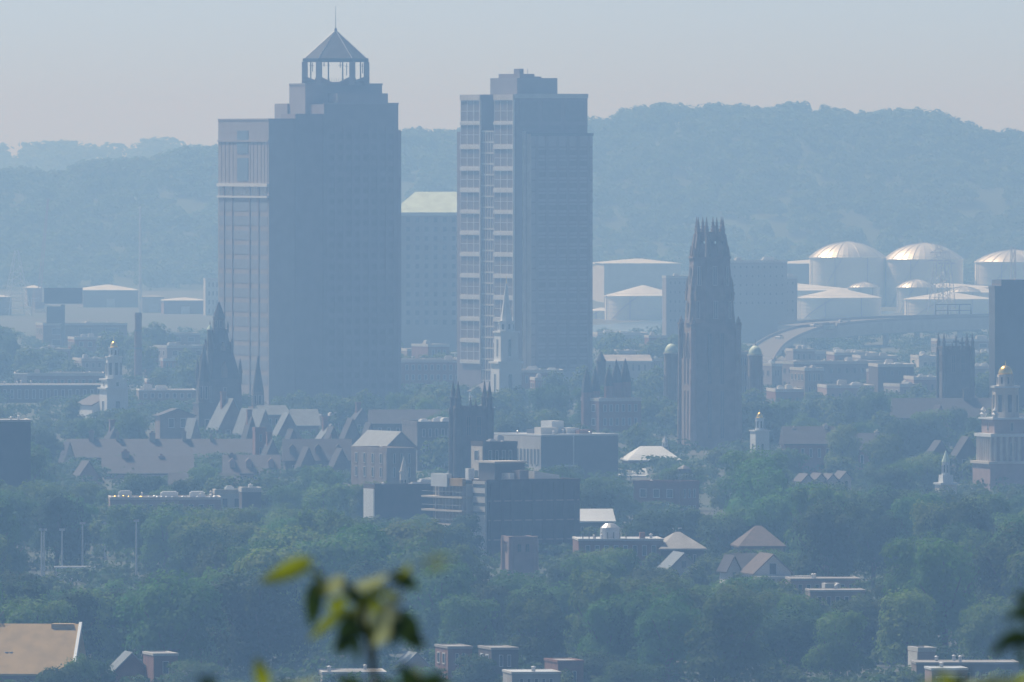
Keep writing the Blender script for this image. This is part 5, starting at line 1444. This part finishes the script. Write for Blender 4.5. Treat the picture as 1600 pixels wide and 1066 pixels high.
M['highlight_leaf'] = nearleaf('highlight_leaf', (.36, .38, .22), .4, .25, .8, (.42, .44, .2))  # pale base colour paints the highlights on some leaves
M['stem'] = mat('green_bark', (.06, .06, .03), .8, .2, 10)
def leaf_obj(root, px, py, d, L, ang, mk, wid=.42, tip=0., roll=0., base=None, curl=.12):
    """leaf centre at px,py; L in photo pixels; ang = direction of the tip, degrees from +x, counter clockwise as seen"""
    s = FX / d; L = L / s
    c = P(px, py, d) - root.location
    a = R(ang); u = Vector((math.cos(a) * math.cos(R(tip)), math.sin(R(tip)), math.sin(a) * math.cos(R(tip))))
    w = Vector((-math.sin(a), 0, math.cos(a)))
    w = Matrix.Rotation(R(roll), 3, u) @ w
    nn = u.cross(w)
    b = MB(); N = 9; vs = []
    for i in range(N + 1):
        t = i / N; h = wid * L * .5 * math.sin(math.pi * t ** .8) ** .75 * (1 - .25 * t)
        for k in (-1, -.5, 0, .5, 1):
            p = c + u * (t - .5) * L + w * h * k + nn * (-curl * L * (2 * t - 1) ** 2 + .12 * L * abs(k) * h / L * 2)
            vs.append(tuple(p))
    fs = [(i * 5 + j, i * 5 + j + 1, i * 5 + j + 6, i * 5 + j + 5) for i in range(N) for j in range(4)]
    b.add(vs, fs)
    o = b.build('leaf', M[mk], root, True)
    st = c - u * L * .5
    if base is not None:
        MB().bar(st, Vector(base) - root.location, .0012, .0018, 5).build('petiole', M['stem'], o)
    return o
def stemline(root, pts, r0, r1):
    """pts: world points"""
    b = MB(); n = len(pts)
    for i in range(n - 1): b.bar(pts[i] - root.location, pts[i + 1] - root.location, r0 + (r1 - r0) * i / (n - 1), r0 + (r1 - r0) * (i + 1) / (n - 1), 8)
    return b.build('stem', M['stem'], root, True)
def gz(x, y): return float(ground_z(np.array(x), np.array(y)))
def sapling(label, px, pyb, d, leaves, twigs, name='sapling'):
    x = (px - 800) / FX * d
    root = empty(name, (x, d, gz(x, d)), 0, label, 'sapling')
    for pts, r0, r1 in twigs:
        w = [Vector((x, d, gz(x, d)))] if pts[0] is None else [P(*pts[0][:2], d + (pts[0][2] if len(pts[0]) > 2 else 0))]
        for q in pts[1:]: w.append(P(q[0], q[1], d + (q[2] if len(q) > 2 else 0)))
        stemline(root, w, r0, r1)
    for l in leaves:
        dz = l.get('dz', 0)
        leaf_obj(root, l['p'][0], l['p'][1], d + dz, l['L'], l['a'], l['m'], l.get('w', .42), l.get('t', 0), l.get('r', 0), P(*l['b'], d) if 'b' in l else None, l.get('c', .12))
    return root
Lf = lambda x, y, L, a, m, **k: dict(p=(x, y), L=L, a=a, m=m, **k)
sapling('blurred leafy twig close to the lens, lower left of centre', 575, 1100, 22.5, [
    Lf(447, 893, 92, 204, 'young_leaf', w=.36, c=.25, b=(505, 905)), Lf(490, 945, 80, 264, 'shaded_leaf', w=.42, b=(505, 905)), Lf(493, 899, 46, 150, 'young_leaf', w=.3, r=50, b=(520, 905)),
    Lf(518, 918, 52, 215, 'highlight_leaf', w=.62, r=-30, b=(552, 930)), Lf(551, 928, 48, 130, 'shaded_leaf', w=.5, b=(560, 940)), Lf(582, 910, 62, 20, 'highlight_leaf', w=.42, r=40, b=(556, 925)),
    Lf(634, 908, 50, 330, 'shaded_leaf', w=.6, b=(600, 925)), Lf(634, 895, 34, 60, 'young_leaf', w=.55, r=25, b=(610, 920)), Lf(511, 975, 82, 222, 'young_leaf', w=.26, c=.2, b=(545, 950)),
    Lf(552, 960, 48, 190, 'young_leaf', w=.4, r=20, b=(570, 955)), Lf(543, 993, 70, 250, 'shaded_leaf', w=.6, b=(558, 960)), Lf(570, 967, 44, 255, 'highlight_leaf', w=.6, r=-20, b=(575, 945)),
    Lf(589, 950, 46, 285, 'young_leaf', w=.45, b=(580, 935)), Lf(601, 978, 72, 252, 'highlight_leaf', w=.65, r=-15, b=(600, 945)), Lf(637, 985, 74, 300, 'shaded_leaf', w=.62, b=(612, 955)), Lf(558, 1015, 40, 270, 'shaded_leaf', w=.4, b=(560, 990)),
    Lf(683, 880, 46, 15, 'young_leaf', w=.36, dz=-9), Lf(583, 1030, 36, 262, 'shaded_leaf', w=.3, b=(575, 1010)), Lf(570, 938, 46, 60, 'young_leaf', w=.55, b=(565, 950)), Lf(612, 940, 40, 200, 'highlight_leaf', w=.5, r=30), Lf(530, 940, 44, 30, 'young_leaf', w=.5, r=20), Lf(560, 975, 60, 300, 'shaded_leaf', w=.5, r=-20), Lf(618, 990, 50, 250, 'shaded_leaf', w=.5, r=25), Lf(535, 1002, 46, 225, 'shaded_leaf', w=.5), Lf(600, 925, 40, 340, 'young_leaf', w=.45, r=30), Lf(578, 992, 50, 275, 'young_leaf', w=.4, r=20), Lf(650, 998, 44, 315, 'shaded_leaf', w=.5), Lf(505, 925, 34, 250, 'young_leaf', w=.5)],
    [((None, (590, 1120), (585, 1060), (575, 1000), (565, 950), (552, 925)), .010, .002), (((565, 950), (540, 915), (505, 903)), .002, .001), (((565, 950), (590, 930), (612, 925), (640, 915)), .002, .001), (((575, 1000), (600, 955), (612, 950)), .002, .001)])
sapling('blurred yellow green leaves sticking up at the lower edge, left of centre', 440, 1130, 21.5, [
    Lf(408, 1052, 55, 108, 'young_leaf', w=.5, b=(425, 1085)), Lf(470, 1070, 66, 12, 'highlight_leaf', w=.3, r=55, b=(440, 1082)), Lf(448, 1075, 40, 160, 'shaded_leaf', w=.5, b=(440, 1090))],
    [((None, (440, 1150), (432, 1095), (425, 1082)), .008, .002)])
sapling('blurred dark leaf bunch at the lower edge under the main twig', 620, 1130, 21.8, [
    Lf(545, 1066, 50, 170, 'shaded_leaf', w=.5, b=(575, 1085)), Lf(640, 1062, 62, 120, 'shaded_leaf', w=.6, b=(640, 1090)), Lf(672, 1066, 56, 30, 'shaded_leaf', w=.55, b=(645, 1090)), Lf(652, 1054, 34, 80, 'highlight_leaf', w=.5, b=(648, 1080)), Lf(610, 1074, 50, 150, 'shaded_leaf', w=.5, b=(630, 1090)), Lf(330, 1066, 30, 60, 'shaded_leaf', w=.5), Lf(322, 1070, 40, 130, 'shaded_leaf', w=.5), Lf(690, 1072, 40, 10, 'shaded_leaf', w=.5)],
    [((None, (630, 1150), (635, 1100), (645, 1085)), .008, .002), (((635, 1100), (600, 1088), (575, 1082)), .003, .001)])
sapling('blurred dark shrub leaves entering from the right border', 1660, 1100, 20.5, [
    Lf(1588, 958, 46, 215, 'shaded_leaf', w=.4, b=(1612, 945)), Lf(1604, 935, 44, 160, 'shaded_leaf', w=.55, b=(1625, 935)), Lf(1578, 1000, 56, 205, 'shaded_leaf', w=.55, b=(1610, 985)), Lf(1562, 1012, 44, 225, 'shaded_leaf', w=.4, b=(1590, 1000)), Lf(1600, 1000, 56, 190, 'shaded_leaf', w=.5, b=(1625, 995)), Lf(1610, 965, 60, 150, 'shaded_leaf', w=.55, b=(1632, 960)), Lf(1596, 1025, 36, 120, 'shaded_leaf', w=.4)],
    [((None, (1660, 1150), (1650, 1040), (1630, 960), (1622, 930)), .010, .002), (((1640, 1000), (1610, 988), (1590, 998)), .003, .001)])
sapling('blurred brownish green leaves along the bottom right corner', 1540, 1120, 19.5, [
    Lf(1478, 1062, 50, 150, 'young_leaf', w=.5, b=(1500, 1080)), Lf(1500, 1066, 50, 60, 'shaded_leaf', w=.4, b=(1500, 1085)), Lf(1530, 1068, 70, 10, 'highlight_leaf', w=.28, r=50, b=(1520, 1085)), Lf(1575, 1068, 76, 170, 'highlight_leaf', w=.28, r=40, b=(1560, 1090)), Lf(1600, 1062, 60, 20, 'young_leaf', w=.3, r=30), Lf(1450, 1072, 40, 170, 'young_leaf', w=.4, b=(1490, 1085)), Lf(1550, 1074, 60, 0, 'young_leaf', w=.4)],
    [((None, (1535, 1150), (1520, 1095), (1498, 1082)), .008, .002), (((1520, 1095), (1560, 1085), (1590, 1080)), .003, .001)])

# ---------------------------------------------------------------- haze: one closed box of even, thin air round everything
hz = MB().box(-3300, 3300, -400, 14200, -1.6, 124).build('haze', [])
hm_ = bpy.data.materials.new('haze_air'); hm_.use_nodes = True
hn = hm_.node_tree; hn.nodes.clear()
ho = hn.nodes.new('ShaderNodeOutputMaterial'); hv = hn.nodes.new('ShaderNodeVolumePrincipled')
hv.inputs['Color'].default_value = (.345, .63, 1, 1)
hv.inputs['Absorption Color'].default_value = (1, 1, 1, 1)
hv.inputs['Density'].default_value = 2.5e-4
hv.inputs['Anisotropy'].default_value = .33
hn.links.new(hv.outputs[0], ho.inputs['Volume'])
hz.data.materials.append(hm_)
tag(hz, None, None, None, 'stuff')
